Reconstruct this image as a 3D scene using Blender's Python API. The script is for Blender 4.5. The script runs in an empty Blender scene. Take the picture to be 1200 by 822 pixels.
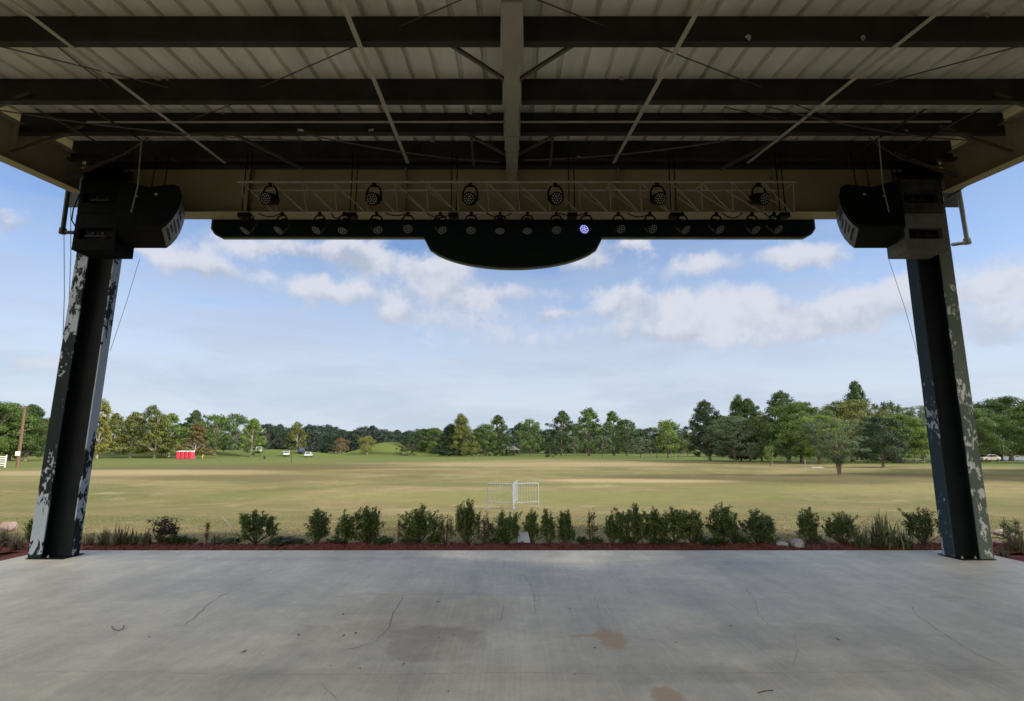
import bpy, bmesh, math, random
import numpy as np
from mathutils import Vector, Matrix, Euler
R = math.radians
random.seed(7)
rng = np.random.default_rng(11)
scene = bpy.context.scene
COL = scene.collection

# ------------------------------------------------------------------ camera and the pixel -> place helper
F, CX, CY = 637.0, 600.0, 411.0
PITCH = math.atan((526 - CY) / F)
EYE = 1.6
cam = bpy.data.cameras.new('camera')
cam.sensor_width = 36.0
cam.lens = F / 1200 * 36
cam.clip_start, cam.clip_end = 0.05, 5000
co = bpy.data.objects.new('camera', cam)
COL.objects.link(co)
co.location = (0, 0, EYE)
co.rotation_euler = (math.pi / 2 + PITCH, 0, 0)
scene.camera = co

def ray(px, py):
    a, b = (px - CX) / F, (CY - py) / F
    return a, math.cos(PITCH) - b * math.sin(PITCH), math.sin(PITCH) + b * math.cos(PITCH)
def at(px, py, Y):
    d = ray(px, py); s = Y / d[1]
    return Vector((d[0] * s, Y, EYE + d[2] * s))
def on_z(px, py, z):
    d = ray(px, py); s = (z - EYE) / d[2]
    return Vector((d[0] * s, d[1] * s, z))

# ------------------------------------------------------------------ materials
def new_mat(name):
    m = bpy.data.materials.new(name); m.use_nodes = True
    nt = m.node_tree
    return m, nt, nt.nodes['Principled BSDF']
def N(nt, kind, **kw):
    n = nt.nodes.new(kind)
    for k, v in kw.items(): setattr(n, k, v)
    return n
def L(nt, a, b): nt.links.new(a, b)
def c4(c): return (c[0], c[1], c[2], 1)
def noise(nt, scale, detail=4, rough=.55, vec=None, dist=0):
    n = N(nt, 'ShaderNodeTexNoise')
    n.inputs['Scale'].default_value = scale; n.inputs['Detail'].default_value = detail
    n.inputs['Roughness'].default_value = rough; n.inputs['Distortion'].default_value = dist
    if vec is not None: L(nt, vec, n.inputs['Vector'])
    return n
def coord(nt, which='Object', scale=(1, 1, 1)):
    t = N(nt, 'ShaderNodeTexCoord'); mp = N(nt, 'ShaderNodeMapping')
    mp.inputs['Scale'].default_value = scale
    L(nt, t.outputs[which], mp.inputs['Vector'])
    return mp.outputs['Vector']
def ramp(nt, src, stops):
    r = N(nt, 'ShaderNodeValToRGB')
    el = r.color_ramp.elements
    while len(el) < len(stops): el.new(.5)
    for e, (p, c) in zip(el, stops):
        e.position = p; e.color = c4(c) if len(c) == 3 else c
    L(nt, src, r.inputs['Fac'])
    return r.outputs['Color']
def mix(nt, fac, a, b, blend='MIX'):
    m = N(nt, 'ShaderNodeMix', data_type='RGBA', blend_type=blend)
    for s, v in ((m.inputs[0], fac), (m.inputs[6], a), (m.inputs[7], b)):
        if hasattr(v, 'is_linked'): L(nt, v, s)
        elif isinstance(v, (int, float)): s.default_value = v
        else: s.default_value = c4(v)
    return m.outputs[2]
def math_n(nt, op, a, b=None, clamp=False):
    m = N(nt, 'ShaderNodeMath', operation=op, use_clamp=clamp)
    for i, v in enumerate((a, b)):
        if v is None: continue
        if hasattr(v, 'is_linked'): L(nt, v, m.inputs[i])
        else: m.inputs[i].default_value = v
    return m.outputs[0]
def sstep(nt, v, lo, hi):
    m = N(nt, 'ShaderNodeMapRange', interpolation_type='SMOOTHSTEP')
    L(nt, v, m.inputs['Value']); m.inputs['From Min'].default_value = lo; m.inputs['From Max'].default_value = hi
    return m.outputs['Result']
def bump(nt, bsdf, h, strength, dist=.02):
    b = N(nt, 'ShaderNodeBump'); b.inputs['Strength'].default_value = strength; b.inputs['Distance'].default_value = dist
    L(nt, h, b.inputs['Height']); L(nt, b.outputs['Normal'], bsdf.inputs['Normal'])

def mottled(name, c1, c2, scale=3, rough=.6, bumps=.0, metal=0, detail=5, stretch=(1, 1, 1), which='Object', spec=.5):
    m, nt, b = new_mat(name)
    b.inputs['Specular IOR Level'].default_value = spec
    n = noise(nt, scale, detail, .6, coord(nt, which, stretch))
    L(nt, ramp(nt, n.outputs['Fac'], [(.35, c1), (.68, c2)]), b.inputs['Base Color'])
    b.inputs['Roughness'].default_value = rough; b.inputs['Metallic'].default_value = metal
    if bumps: bump(nt, b, n.outputs['Fac'], bumps)
    return m

def peeling(name, paint, paint2, primer, thresh, zcurve):
    """paint flaking off to the primer; zcurve: how worn each height is"""
    m, nt, b = new_mat(name)
    v = coord(nt, 'Object', (1.6, 1.6, .8))
    tc = N(nt, 'ShaderNodeTexCoord'); sp = N(nt, 'ShaderNodeSeparateXYZ'); L(nt, tc.outputs['Object'], sp.inputs[0])
    zr = N(nt, 'ShaderNodeMapRange'); L(nt, sp.outputs[2], zr.inputs['Value']); zr.inputs['From Max'].default_value = 5.0
    wear = ramp(nt, zr.outputs['Result'], [(z / 5, (w_,) * 3) for z, w_ in zcurve])
    big = noise(nt, 1.6, 3, .55, coord(nt, 'Object', (1.4, 1.4, .9)))
    fine = noise(nt, 6.5, 9, .70, v, .5)
    s = math_n(nt, 'ADD', math_n(nt, 'MULTIPLY', big.outputs['Fac'], .75), math_n(nt, 'MULTIPLY', fine.outputs['Fac'], 1.45))
    s = math_n(nt, 'ADD', s, math_n(nt, 'MULTIPLY', math_n(nt, 'SUBTRACT', wear, .5), 1.0))
    mask = sstep(nt, s, thresh, thresh + .015)
    pn = noise(nt, 5, 4, .6, v)
    pcol = mix(nt, pn.outputs['Fac'], paint, paint2)
    prn = noise(nt, 14, 4, .6, v)
    prim = mix(nt, prn.outputs['Fac'], primer, tuple(x * .75 for x in primer))
    L(nt, mix(nt, mask, pcol, prim), b.inputs['Base Color'])
    b.inputs['Roughness'].default_value = .6; b.inputs['Specular IOR Level'].default_value = .08
    bump(nt, b, mask, -.4, .006)
    return m

M = {}
M['roof'] = mottled('roof_sheet', (.54, .53, .45), (.74, .73, .635), 1.3, .5, .02, detail=6, stretch=(1.5, .25, 1))
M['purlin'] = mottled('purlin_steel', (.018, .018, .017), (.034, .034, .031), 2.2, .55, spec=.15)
M['tan'] = mottled('tan_steel', (.235, .20, .13), (.29, .25, .17), 1.2, .5)
M['rafter'] = mottled('rafter_steel', (.20, .19, .155), (.27, .255, .215), 2.0, .5)
M['strap'] = mottled('strap_steel', (.27, .25, .21), (.34, .315, .27), 4, .5)
M['dark'] = mottled('dark_metal', (.022, .022, .023), (.035, .035, .036), 5, .5, spec=.15)
M['rod'] = mottled('rod_steel', (.05, .045, .04), (.07, .06, .05), 5, .5)
M['wall'] = mottled('stage_wall', (.60, .59, .55), (.66, .65, .61), 2, .8)
M['peelL'] = peeling('peeling_dark_green_paint', (.008, .015, .016), (.013, .021, .022), (.36, .42, .49), 1.13, [(0, .36), (.08, .64), (.7, .61), (1.15, .47), (1.6, .38), (2.4, .37), (2.9, .42), (3.3, .53), (4.5, .53)])
M['peelL2'] = peeling('peeling_dark_green_paint_inner', (.008, .015, .016), (.013, .021, .022), (.36, .42, .49), 1.13, [(0, .30), (.5, .38), (.65, .66), (1.5, .52), (1.8, .72), (3.0, .74), (3.6, .60), (5, .60)])
M['peelR'] = peeling('peeling_lit_green_paint', (.105, .138, .118), (.135, .165, .14), (.70, .72, .71), 1.255, [(0, .62), (1.2, .46), (1.5, .52), (2.4, .60), (2.8, .47), (3.2, .57), (4.2, .56), (5, .50)])  # stronger light on the right flange is put into a lighter green
M['peelB'] = peeling('peeling_blue_green_paint', (.024, .042, .055), (.034, .053, .068), (.36, .41, .50), 1.27, [(0, .48), (.6, .53), (1.3, .42), (1.9, .56), (2.5, .56), (2.9, .40), (5, .40)])
M['colweb'] = mottled('column_dark_paint', (.007, .010, .011), (.011, .015, .017), 4, .6, spec=.15)
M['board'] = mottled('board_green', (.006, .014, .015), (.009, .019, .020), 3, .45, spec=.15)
M['trim'] = mottled('board_trim', (.10, .12, .12), (.14, .16, .16), 3, .5)
M['alu'] = mottled('aluminium', (.20, .19, .165), (.27, .255, .225), 8, .5, metal=.2)
M['cab'] = mottled('speaker_paint', (.004, .005, .006), (.009, .010, .013), 18, .75, .05, spec=.03)
M['cabgrey'] = mottled('speaker_lit_paint', (.10, .10, .10), (.15, .15, .147), 7, .6, .05, spec=.15)  # light falling on the right boxes is put into this greyer tone
M['cabblue'] = mottled('speaker_grille', (.009, .014, .024), (.014, .020, .034), 30, .5)
M['black'] = mottled('black_plastic', (.004, .004, .005), (.008, .008, .009), 9, .6, spec=.06)
M['lens'] = mottled('dark_lens', (.02, .02, .022), (.03, .03, .032), 9, .2)
M['led'] = mottled('led_lens', (.22, .225, .22), (.32, .32, .32), 40, .25)
M['rope'] = mottled('rope', (.25, .24, .22), (.34, .33, .31), 20, .8)
M['galv'] = mottled('galvanised', (.25, .28, .30), (.36, .39, .41), 12, .45, metal=.25)
M['bark'] = mottled('bark', (.085, .066, .048), (.17, .14, .11), 7, .9, .4, stretch=(3, 3, .6))
M['pale_bark'] = mottled('pale_bark', (.22, .19, .16), (.34, .30, .25), 7, .9, .4, stretch=(3, 3, .6))
M['stem'] = mottled('shrub_stem', (.07, .05, .035), (.11, .085, .06), 9, .8)
M['stone_pink'] = mottled('pink_stone', (.42, .29, .26), (.55, .42, .39), 6, .85, .4)
M['stone_grey'] = mottled('grey_stone', (.30, .30, .33), (.46, .46, .48), 6, .85, .4)
M['white'] = mottled('white_paint', (.72, .73, .74), (.80, .80, .80), 5, .5)
M['sheet'] = mottled('pale_blue_sheet', (.50, .58, .72), (.62, .69, .80), 4, .45)
M['red'] = mottled('red_plastic', (.55, .035, .07), (.66, .06, .10), 3, .45)
M['redd'] = mottled('dark_red_plastic', (.34, .02, .045), (.42, .03, .06), 3, .45)
M['roofwhite'] = mottled('pale_roof_plastic', (.66, .62, .62), (.75, .72, .72), 3, .5)
M['yellow'] = mottled('yellow_paint', (.62, .42, .05), (.70, .50, .08), 3, .5)
M['carwhite'] = mottled('white_car_paint', (.50, .52, .56), (.58, .60, .63), 2, .25)
M['palecar'] = mottled('dusty_pale_car_paint', (.42, .36, .34), (.48, .42, .40), 2, .4)
M['carblue'] = mottled('dark_blue_car_paint', (.03, .045, .14), (.04, .06, .18), 2, .25)
M['cargrey'] = mottled('teal_car_paint', (.10, .16, .19), (.13, .19, .22), 2, .25)
M['glass'] = mottled('dark_glass', (.02, .025, .03), (.03, .035, .04), 2, .1)
M['tyre'] = mottled('tyre', (.02, .02, .02), (.03, .03, .03), 9, .8)
M['shedroof'] = mottled('shed_roof', (.22, .21, .20), (.32, .31, .29), 3, .8)
M['wood'] = mottled('pole_wood', (.10, .058, .038), (.16, .098, .062), 6, .85, stretch=(3, 3, .5))
M['picnic'] = mottled('picnic_wood', (.12, .10, .085), (.18, .155, .13), 5, .85)
M['deadleaf'] = mottled('dead_leaf', (.07, .04, .02), (.13, .08, .04), 30, .8)
M['crack'] = mottled('crack_dirt', (.17, .16, .145), (.27, .26, .235), 12, .95)

m, nt, b = new_mat('lit_led')
b.inputs['Base Color'].default_value = (.3, .3, .6, 1)
b.inputs['Emission Color'].default_value = (.36, .38, 1, 1); b.inputs['Emission Strength'].default_value = 1.15
M['ledlit'] = m

def foliage(name, c1, c2, translucent=.3, rough=.55):
    m, nt, b = new_mat(name)
    att = N(nt, 'ShaderNodeAttribute', attribute_name='v')
    nz = noise(nt, 2.2, 3, .6, coord(nt, 'Object'))
    f = math_n(nt, 'ADD', math_n(nt, 'MULTIPLY', att.outputs['Fac'], .75), math_n(nt, 'MULTIPLY', math_n(nt, 'SUBTRACT', nz.outputs['Fac'], .4), .7), True)
    col = mix(nt, f, c1, c2)
    L(nt, col, b.inputs['Base Color'])
    b.inputs['Roughness'].default_value = rough
    b.inputs['Specular IOR Level'].default_value = .3
    tr = N(nt, 'ShaderNodeBsdfTranslucent'); L(nt, col, tr.inputs['Color'])
    ms = N(nt, 'ShaderNodeMixShader'); ms.inputs[0].default_value = translucent
    L(nt, b.outputs[0], ms.inputs[1]); L(nt, tr.outputs[0], ms.inputs[2])
    L(nt, ms.outputs[0], nt.nodes['Material Output'].inputs['Surface'])
    return m
FOL = {
 'dark': foliage('foliage_dark_green', (0.034, 0.066, 0.020), (0.078, 0.128, 0.036)),
 'deep': foliage('foliage_deep_blue_green', (.022, .044, .020), (.050, .084, .034)),
 'mid': foliage('foliage_mid_green', (0.054, 0.104, 0.022), (0.125, 0.190, 0.045)),
 'fresh': foliage('foliage_fresh_green', (0.092, 0.150, 0.028), (0.195, 0.270, 0.056)),
 'grey': foliage('foliage_grey_green', (0.066, 0.104, 0.050), (0.135, 0.180, 0.090)),
 'olive': foliage('foliage_olive', (0.090, 0.112, 0.028), (0.185, 0.200, 0.050)),
 'yellow': foliage('foliage_yellow_green', (0.145, 0.155, 0.032), (0.260, 0.255, 0.060)),
 'rust': foliage('foliage_rust_brown', (0.120, 0.095, 0.036), (0.200, 0.160, 0.060)),
 'orange': foliage('foliage_orange_brown', (.140, .095, .040), (.225, .155, .070)),
 'far': foliage('foliage_far_blue_green', (.026, .050, .036), (.052, .084, .056)),
 'shrub': foliage('foliage_shrub', (.046, .086, .020), (.165, .240, .056), .25, .4),
 'shrub2': foliage('foliage_shrub_fresh', (.062, .108, .026), (.200, .275, .068), .25, .4),
 'shrubl': foliage('foliage_shrub_light', (.060, .075, .020), (.130, .140, .045), .3),
 'blade':  foliage('foliage_blades', (0.078, 0.111, 0.039), (0.247, 0.273, 0.130), .3),
 'bladed': foliage('foliage_dry_blades', (0.108, 0.102, 0.060), (0.288, 0.252, 0.168), .3),
 'redleaf': foliage('foliage_reddish', (.050, .035, .018), (.085, .075, .028), .3),
}

# ------------------------------------------------------------------ mesh builder
class MB:
    def __init__(s): s.v = []; s.f = []; s.mi = []; s.cur = 0; s.smooth = []
    def add(s, vs, fs, smooth=False):
        k = len(s.v); s.v += [tuple(p) for p in vs]
        for f in fs: s.f.append([i + k for i in f]); s.mi.append(s.cur); s.smooth.append(smooth)
        return s
    def box(s, lo, hi):
        x0, y0, z0 = lo; x1, y1, z1 = hi
        return s.add([(x0,y0,z0),(x1,y0,z0),(x1,y1,z0),(x0,y1,z0),(x0,y0,z1),(x1,y0,z1),(x1,y1,z1),(x0,y1,z1)],
                     [(0,3,2,1),(4,5,6,7),(0,1,5,4),(1,2,6,5),(2,3,7,6),(3,0,4,7)])
    def bar(s, p, q, w, h=None, up=(0, 0, 1)):
        h = h or w; p, q = Vector(p), Vector(q); d = (q - p).normalized()
        u = Vector(up)
        if abs(d.dot(u)) > .98: u = Vector((1, 0, 0))
        a = d.cross(u).normalized() * w / 2; b_ = a.cross(d).normalized() * h / 2
        vs = [c + sx * a + sy * b_ for c in (p, q) for sx, sy in ((-1,-1),(1,-1),(1,1),(-1,1))]
        return s.add(vs, [(0,1,2,3),(7,6,5,4),(0,4,5,1),(1,5,6,2),(2,6,7,3),(3,7,4,0)])
    def tube(s, pts, r, n=8, caps=True):
        pts = [Vector(p) for p in pts]; rs = r if isinstance(r, (list, tuple)) else [r] * len(pts)
        rings = []; prev = None
        for i, p in enumerate(pts):
            d = (pts[min(i + 1, len(pts) - 1)] - pts[max(i - 1, 0)]).normalized()
            u = prev if prev is not None else (Vector((0, 0, 1)) if abs(d.z) < .9 else Vector((1, 0, 0)))
            a = d.cross(u)
            if a.length < 1e-5: a = d.cross(Vector((0, 1, 0)))
            a.normalize(); b_ = a.cross(d).normalized(); prev = b_
            rings += [p + rs[i] * (a * math.cos(t) + b_ * math.sin(t)) for t in (2 * math.pi * k / n for k in range(n))]
        fs = []
        for i in range(len(pts) - 1):
            for k in range(n):
                fs.append((i*n+k, i*n+(k+1) % n, (i+1)*n+(k+1) % n, (i+1)*n+k))
        if caps: fs += [tuple(range(n))[::-1], tuple((len(pts)-1)*n + k for k in range(n))]
        return s.add(rings, fs, True)
    def lathe(s, prof, n=16, mat=None):
        vs = []; fs = []
        for r, z in prof:
            for k in range(n):
                t = 2*math.pi*k/n; p = Vector((r*math.cos(t), r*math.sin(t), z)); vs.append(mat @ p if mat else p)
        for i in range(len(prof)-1):
            for k in range(n): fs.append((i*n+k, i*n+(k+1) % n, (i+1)*n+(k+1) % n, (i+1)*n+k))
        fs += [tuple(range(n))[::-1], tuple((len(prof)-1)*n+k for k in range(n))]
        return s.add(vs, fs, True)
    def prism(s, poly, vec):
        n = len(poly); vec = Vector(vec)
        vs = [Vector(p) for p in poly] + [Vector(p) + vec for p in poly]
        fs = [tuple(range(n))[::-1], tuple(range(n, 2*n))] + [(i, (i+1) % n, n+(i+1) % n, n+i) for i in range(n)]
        return s.add(vs, fs)
    def mesh(s, name, mats):
        me = bpy.data.meshes.new(name); me.from_pydata(s.v, [], s.f)
        for m_ in (mats if isinstance(mats, (list, tuple)) else [mats]): me.materials.append(m_)
        me.polygons.foreach_set('material_index', s.mi)
        bm = bmesh.new(); bm.from_mesh(me); bmesh.ops.recalc_face_normals(bm, faces=bm.faces); bm.to_mesh(me); bm.free()
        for p, sm in zip(me.polygons, s.smooth): p.use_smooth = sm
        if any(s.smooth):
            try: me.set_sharp_from_angle(angle=R(40))
            except Exception: pass
        return me
    def build(s, name, mats, parent=None, bevel=0):
        o = bpy.data.objects.new(name, s.mesh(name, mats)); COL.objects.link(o)
        if parent: o.parent = parent
        if bevel:
            bv = o.modifiers.new('bevel', 'BEVEL'); bv.width = bevel; bv.segments = 2; bv.limit_method = 'ANGLE'
        return o
def obj(name, me, parent=None):
    o = bpy.data.objects.new(name, me); COL.objects.link(o)
    if parent: o.parent = parent
    return o
def tag(o, label=None, cat=None, group=None, kind=None):
    for k, v in (('label', label), ('category', cat), ('group', group), ('kind', kind)):
        if v: o[k] = v
    return o
def empty(name, loc=(0, 0, 0), rz=0):
    o = bpy.data.objects.new(name, None); COL.objects.link(o); o.location = loc; o.rotation_euler = (0, 0, rz)
    o.empty_display_size = .2
    return o
KIDS = {}
def dup(root):
    r = root.copy(); COL.objects.link(r)
    for ch in root.children:
        c = ch.copy(); COL.objects.link(c); c.parent = r
        for g in ch.children:
            d = g.copy(); COL.objects.link(d); d.parent = c
    return r
ORD = ['first','second','third','fourth','fifth','sixth','seventh','eighth','ninth','tenth','eleventh','twelfth','thirteenth',
       'fourteenth','fifteenth','sixteenth','seventeenth','eighteenth','nineteenth','twentieth','twenty-first','twenty-second',
       'twenty-third','twenty-fourth','twenty-fifth','twenty-sixth','twenty-seventh','twenty-eighth']

# ------------------------------------------------------------------ ground
GZ = -1.0
def smooth(a, b, x):
    t = min(1, max(0, (x - a) / (b - a))); return t * t * (3 - 2 * t)
def gz(x, y):
    z = -.10 - .9 * smooth(9.6, 27, y)
    if y < 9.6: z = -.10 - .25 * smooth(9.5, 30, abs(x))
    z += .03 * math.sin(x * .21 + 1) * math.sin(y * .17) * smooth(14, 30, y)
    # low mounds behind the trees
    for mx, my, sx, sy, h in ((-51, 216, 11, 10, 4.5), (-40, 222, 9, 10, 3.0), (-112, 172, 24, 12, 3.6), (-78, 185, 18, 10, 2.2), (-150, 150, 24, 12, 3.2)):
        d = ((x - mx) / sx) ** 2 + ((y - my) / sy) ** 2
        if d < 8: z += h * math.exp(-d)
    return z
ys = [-1200, -400, -120, -40, -15] + [-8 + 1.0 * i for i in range(17)] + [9.3 + .4 * i for i in range(46)] + \
     [28 + 2.0 * i for i in range(36)] + [101 + 3 * i for i in range(45)] + [240, 250, 270, 300, 350, 450, 700, 1200, 2200, 3500]
xs_ = [-3500, -1500, -700, -400, -260] + [-210 + 5 * i for i in range(38)] + [-22 + 1.0 * i for i in range(45)] + [25 + 5 * i for i in range(38)] + [230, 300, 450, 800, 1600, 3500]
vs = [(x, y, gz(x, y)) for y in ys for x in xs_]
nx = len(xs_)
fs = [(j*nx+i, j*nx+i+1, (j+1)*nx+i+1, (j+1)*nx+i) for j in range(len(ys)-1) for i in range(nx-1)]
m, nt, b = new_mat('field_turf')
tc = N(nt, 'ShaderNodeTexCoord'); P = tc.outputs['Object']
sep = N(nt, 'ShaderNodeSeparateXYZ'); L(nt, P, sep.inputs[0])
n1 = noise(nt, .06, 5, .58, coord(nt, 'Object', (.8, 1.0, 1)), .9)
n2 = noise(nt, .26, 7, .66, coord(nt, 'Object', (.75, 1.0, 1)), .9)
n5 = noise(nt, 1.1, 5, .68, coord(nt, 'Object', (.85, 1, 1)), .6)
n3 = noise(nt, 3.5, 4, .7, coord(nt, 'Object', (.6, 1, 1)))
n4 = noise(nt, 22, 3, .7, coord(nt, 'Object', (.7, 1, 1)))
dry = (.235, .195, .096); grn = (.132, .131, .047); strw = (.32, .265, .158)
c = mix(nt, sstep(nt, n1.outputs['Fac'], .36, .64), grn, dry)
c = mix(nt, math_n(nt, 'MULTIPLY', sstep(nt, n2.outputs['Fac'], .50, .72), .75), c, strw)
c = mix(nt, math_n(nt, 'MULTIPLY', sstep(nt, n2.outputs['Fac'], .46, .28), .6), c, (.13, .135, .045))
c = mix(nt, math_n(nt, 'MULTIPLY', sstep(nt, n5.outputs['Fac'], .48, .66), .45), c, (.125, .130, .042))
c = mix(nt, math_n(nt, 'MULTIPLY', sstep(nt, n5.outputs['Fac'], .46, .30), .40), c, (.34, .27, .15))
n6 = noise(nt, .10, 4, .6, coord(nt, 'Object', (1, 1.2, 1)), 1.2)
c = mix(nt, math_n(nt, 'MULTIPLY', sstep(nt, n6.outputs['Fac'], .55, .68), .55), c, (.185, .145, .072))
# worn brown, green and pale patches; the darkest, at right, is painted tree shade
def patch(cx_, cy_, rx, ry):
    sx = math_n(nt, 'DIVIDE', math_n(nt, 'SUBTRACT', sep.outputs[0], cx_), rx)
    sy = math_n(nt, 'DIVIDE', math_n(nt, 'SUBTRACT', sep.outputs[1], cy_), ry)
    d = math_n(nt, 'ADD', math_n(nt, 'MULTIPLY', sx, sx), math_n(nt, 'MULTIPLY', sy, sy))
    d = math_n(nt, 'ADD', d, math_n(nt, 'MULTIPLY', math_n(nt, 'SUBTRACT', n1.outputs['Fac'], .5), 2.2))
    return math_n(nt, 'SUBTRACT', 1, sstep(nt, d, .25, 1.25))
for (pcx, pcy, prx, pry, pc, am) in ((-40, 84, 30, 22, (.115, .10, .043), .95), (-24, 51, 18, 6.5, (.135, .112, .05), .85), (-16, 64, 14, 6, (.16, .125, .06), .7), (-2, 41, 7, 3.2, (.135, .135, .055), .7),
                                     (-44, 62, 20, 9, (.38, .305, .18), .55), (30, 51, 24, 9, (.095, .082, .036), .85), (6, 95, 26, 14, (.36, .29, .18), .5), (10, 46, 9, 3, (.40, .325, .19), .6),  # darkest entry: tree shade painted into the turf colour
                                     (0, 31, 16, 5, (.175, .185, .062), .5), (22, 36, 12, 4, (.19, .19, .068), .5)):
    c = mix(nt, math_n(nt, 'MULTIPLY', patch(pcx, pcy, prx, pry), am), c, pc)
# watered green turf further out under the trees and at the sides
ynz = math_n(nt, 'ADD', sep.outputs[1], math_n(nt, 'MULTIPLY', math_n(nt, 'SUBTRACT', n1.outputs['Fac'], .5), 60))
ynz = math_n(nt, 'ADD', ynz, math_n(nt, 'MULTIPLY', math_n(nt, 'MAXIMUM', sep.outputs[0], 0.0), .95))
far = sstep(nt, ynz, 138, 168)
c = mix(nt, far, c, mix(nt, n2.outputs['Fac'], (.075, .110, .028), (.125, .160, .044)))
lft = math_n(nt, 'MULTIPLY', sstep(nt, math_n(nt, 'ADD', sep.outputs[1], math_n(nt, 'MULTIPLY', sep.outputs[0], -.9)), 116, 140), .8)
c = mix(nt, lft, c, (.105, .135, .035))
# brown bare strip close to the stage
near = math_n(nt, 'MULTIPLY', sstep(nt, math_n(nt, 'ADD', sep.outputs[1], math_n(nt, 'MULTIPLY', n3.outputs['Fac'], 5)), 17.5, 13), .55)
c = mix(nt, near, c, (.235, .185, .095))
c = mix(nt, math_n(nt, 'MULTIPLY', n3.outputs['Fac'], .55), c, mix(nt, n4.outputs['Fac'], (.55, .5, .4), (1.25, 1.25, 1.15)), 'MULTIPLY')
c = mix(nt, .55, c, mix(nt, sstep(nt, n4.outputs['Fac'], .3, .7), (.55, .57, .5), (1.45, 1.43, 1.4)), 'MULTIPLY')
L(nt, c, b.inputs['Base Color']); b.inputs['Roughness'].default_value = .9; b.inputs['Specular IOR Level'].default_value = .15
bump(nt, b, n4.outputs['Fac'], .5, .05)
M['turf'] = m
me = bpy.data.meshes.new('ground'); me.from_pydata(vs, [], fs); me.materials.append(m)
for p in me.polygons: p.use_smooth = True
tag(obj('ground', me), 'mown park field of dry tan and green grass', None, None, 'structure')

# concrete stage floor
m, nt, b = new_mat('concrete_floor')
tc = N(nt, 'ShaderNodeTexCoord'); P = tc.outputs['Object']
sep = N(nt, 'ShaderNodeSeparateXYZ'); L(nt, P, sep.inputs[0])
a1 = noise(nt, .55, 6, .62, coord(nt, 'Object', (1, 1.4, 1)), .4)
a2 = noise(nt, 3.2, 6, .65, P)
a3 = noise(nt, 60, 3, .6, P)
br = noise(nt, 26, 3, .6, coord(nt, 'Object', (1.6, .035, 1)))
br2 = noise(nt, 1.3, 4, .6, coord(nt, 'Object', (1.1, .22, 1)), .3)
c = ramp(nt, a1.outputs['Fac'], [(.28, (.72, .665, .54)), (.52, (.87, .80, .645)), (.75, (.94, .865, .705))])
c = mix(nt, .5, c, ramp(nt, br2.outputs['Fac'], [(.35, (.70, .71, .72)), (.62, (1.12, 1.11, 1.08))]), 'MULTIPLY')
c = mix(nt, .45, c, ramp(nt, a2.outputs['Fac'], [(.3, (.72, .72, .71)), (.7, (1.15, 1.15, 1.15))]), 'MULTIPLY')
c = mix(nt, .20, c, ramp(nt, br.outputs['Fac'], [(.35, (.72, .72, .72)), (.65, (1.18, 1.18, 1.18))]), 'MULTIPLY')
c = mix(nt, .25, c, ramp(nt, a3.outputs['Fac'], [(.35, (.75, .75, .74)), (.6, (1.1, 1.1, 1.1))]), 'MULTIPLY')
spk = noise(nt, 130, 2, .5, P); c = mix(nt, sstep(nt, spk.outputs['Fac'], .66, .74), c, (.62, .61, .58), 'MULTIPLY')
gm = noise(nt, 9, 6, .7, P, .4); c = mix(nt, .45, c, ramp(nt, gm.outputs['Fac'], [(.3, (.80, .80, .79)), (.68, (1.12, 1.12, 1.12))]), 'MULTIPLY')
wn = noise(nt, 1.7, 5, .62, P, .8); wn2 = noise(nt, 5, 4, .65, P, .5)
def stain(p, rx, ry, edge=.25, amp=1.5, nz=wn):
    global nt, sep
    sx = math_n(nt, 'DIVIDE', math_n(nt, 'SUBTRACT', sep.outputs[0], p.x), rx)
    sy = math_n(nt, 'DIVIDE', math_n(nt, 'SUBTRACT', sep.outputs[1], p.y), ry)
    d = math_n(nt, 'ADD', math_n(nt, 'MULTIPLY', sx, sx), math_n(nt, 'MULTIPLY', sy, sy))
    d = math_n(nt, 'ADD', d, math_n(nt, 'MULTIPLY', math_n(nt, 'SUBTRACT', nz.outputs['Fac'], .5), amp * 2))
    return math_n(nt, 'SUBTRACT', 1, sstep(nt, d, 1 - edge, 1 + edge))
for px, py, rx, ry, col, am, ed in ((500, 715, .95, .8, (.82, .78, .71), .7, .6), (505, 752, .42, .42, (.80, .77, .72), .7, .25), (440, 750, .7, .5, (.85, .83, .80), .7, .3),
                                    (930, 745, 1.2, .3, (.84, .83, .81), .7, .5), (620, 790, 2.2, .16, (.85, .84, .82), .6, .6), (200, 690, 1.4, .5, (.85, .86, .88), .6, .5),
                                    (1000, 790, 1.2, .25, (.80, .79, .77), .6, .5), (300, 800, 1.4, .25, (.84, .84, .83), .6, .5), (760, 660, 2.6, .16, (.80, .80, .79), .55, .6), (300, 655, 2.4, .14, (.80, .81, .82), .55, .6)):
    c = mix(nt, math_n(nt, 'MULTIPLY', stain(on_z(px, py, 0), rx, ry, ed), am), c, col, 'MULTIPLY')
for px, py, rx, ry, am in ((716, 748, .13, .26, .75), (697, 745, .20, .05, .6), (782, 815, .09, .14, .75), (1110, 700, .2, .06, .25)):
    c = mix(nt, math_n(nt, 'MULTIPLY', stain(on_z(px, py, 0), rx, ry, .45, 2.3, wn2), am), c, (.62, .40, .20))
L(nt, c, b.inputs['Base Color'])
L(nt, ramp(nt, a1.outputs['Fac'], [(.3, (.50,) * 3), (.7, (.66,) * 3)]), b.inputs['Roughness'])
b.inputs['Specular IOR Level'].default_value = .5
bump(nt, b, math_n(nt, 'ADD', br.outputs['Fac'], a3.outputs['Fac']), .12, .006)
M['concrete'] = m
SX0, SX1, SY1 = -7.42, 7.36, 9.13
fl = MB().box((SX0, -4.4, -.5), (SX1, SY1, 0)).build('floor', m, bevel=.012)
tag(fl, 'broom finished grey concrete stage floor with stains and cracks', None, None, 'structure')

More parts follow.
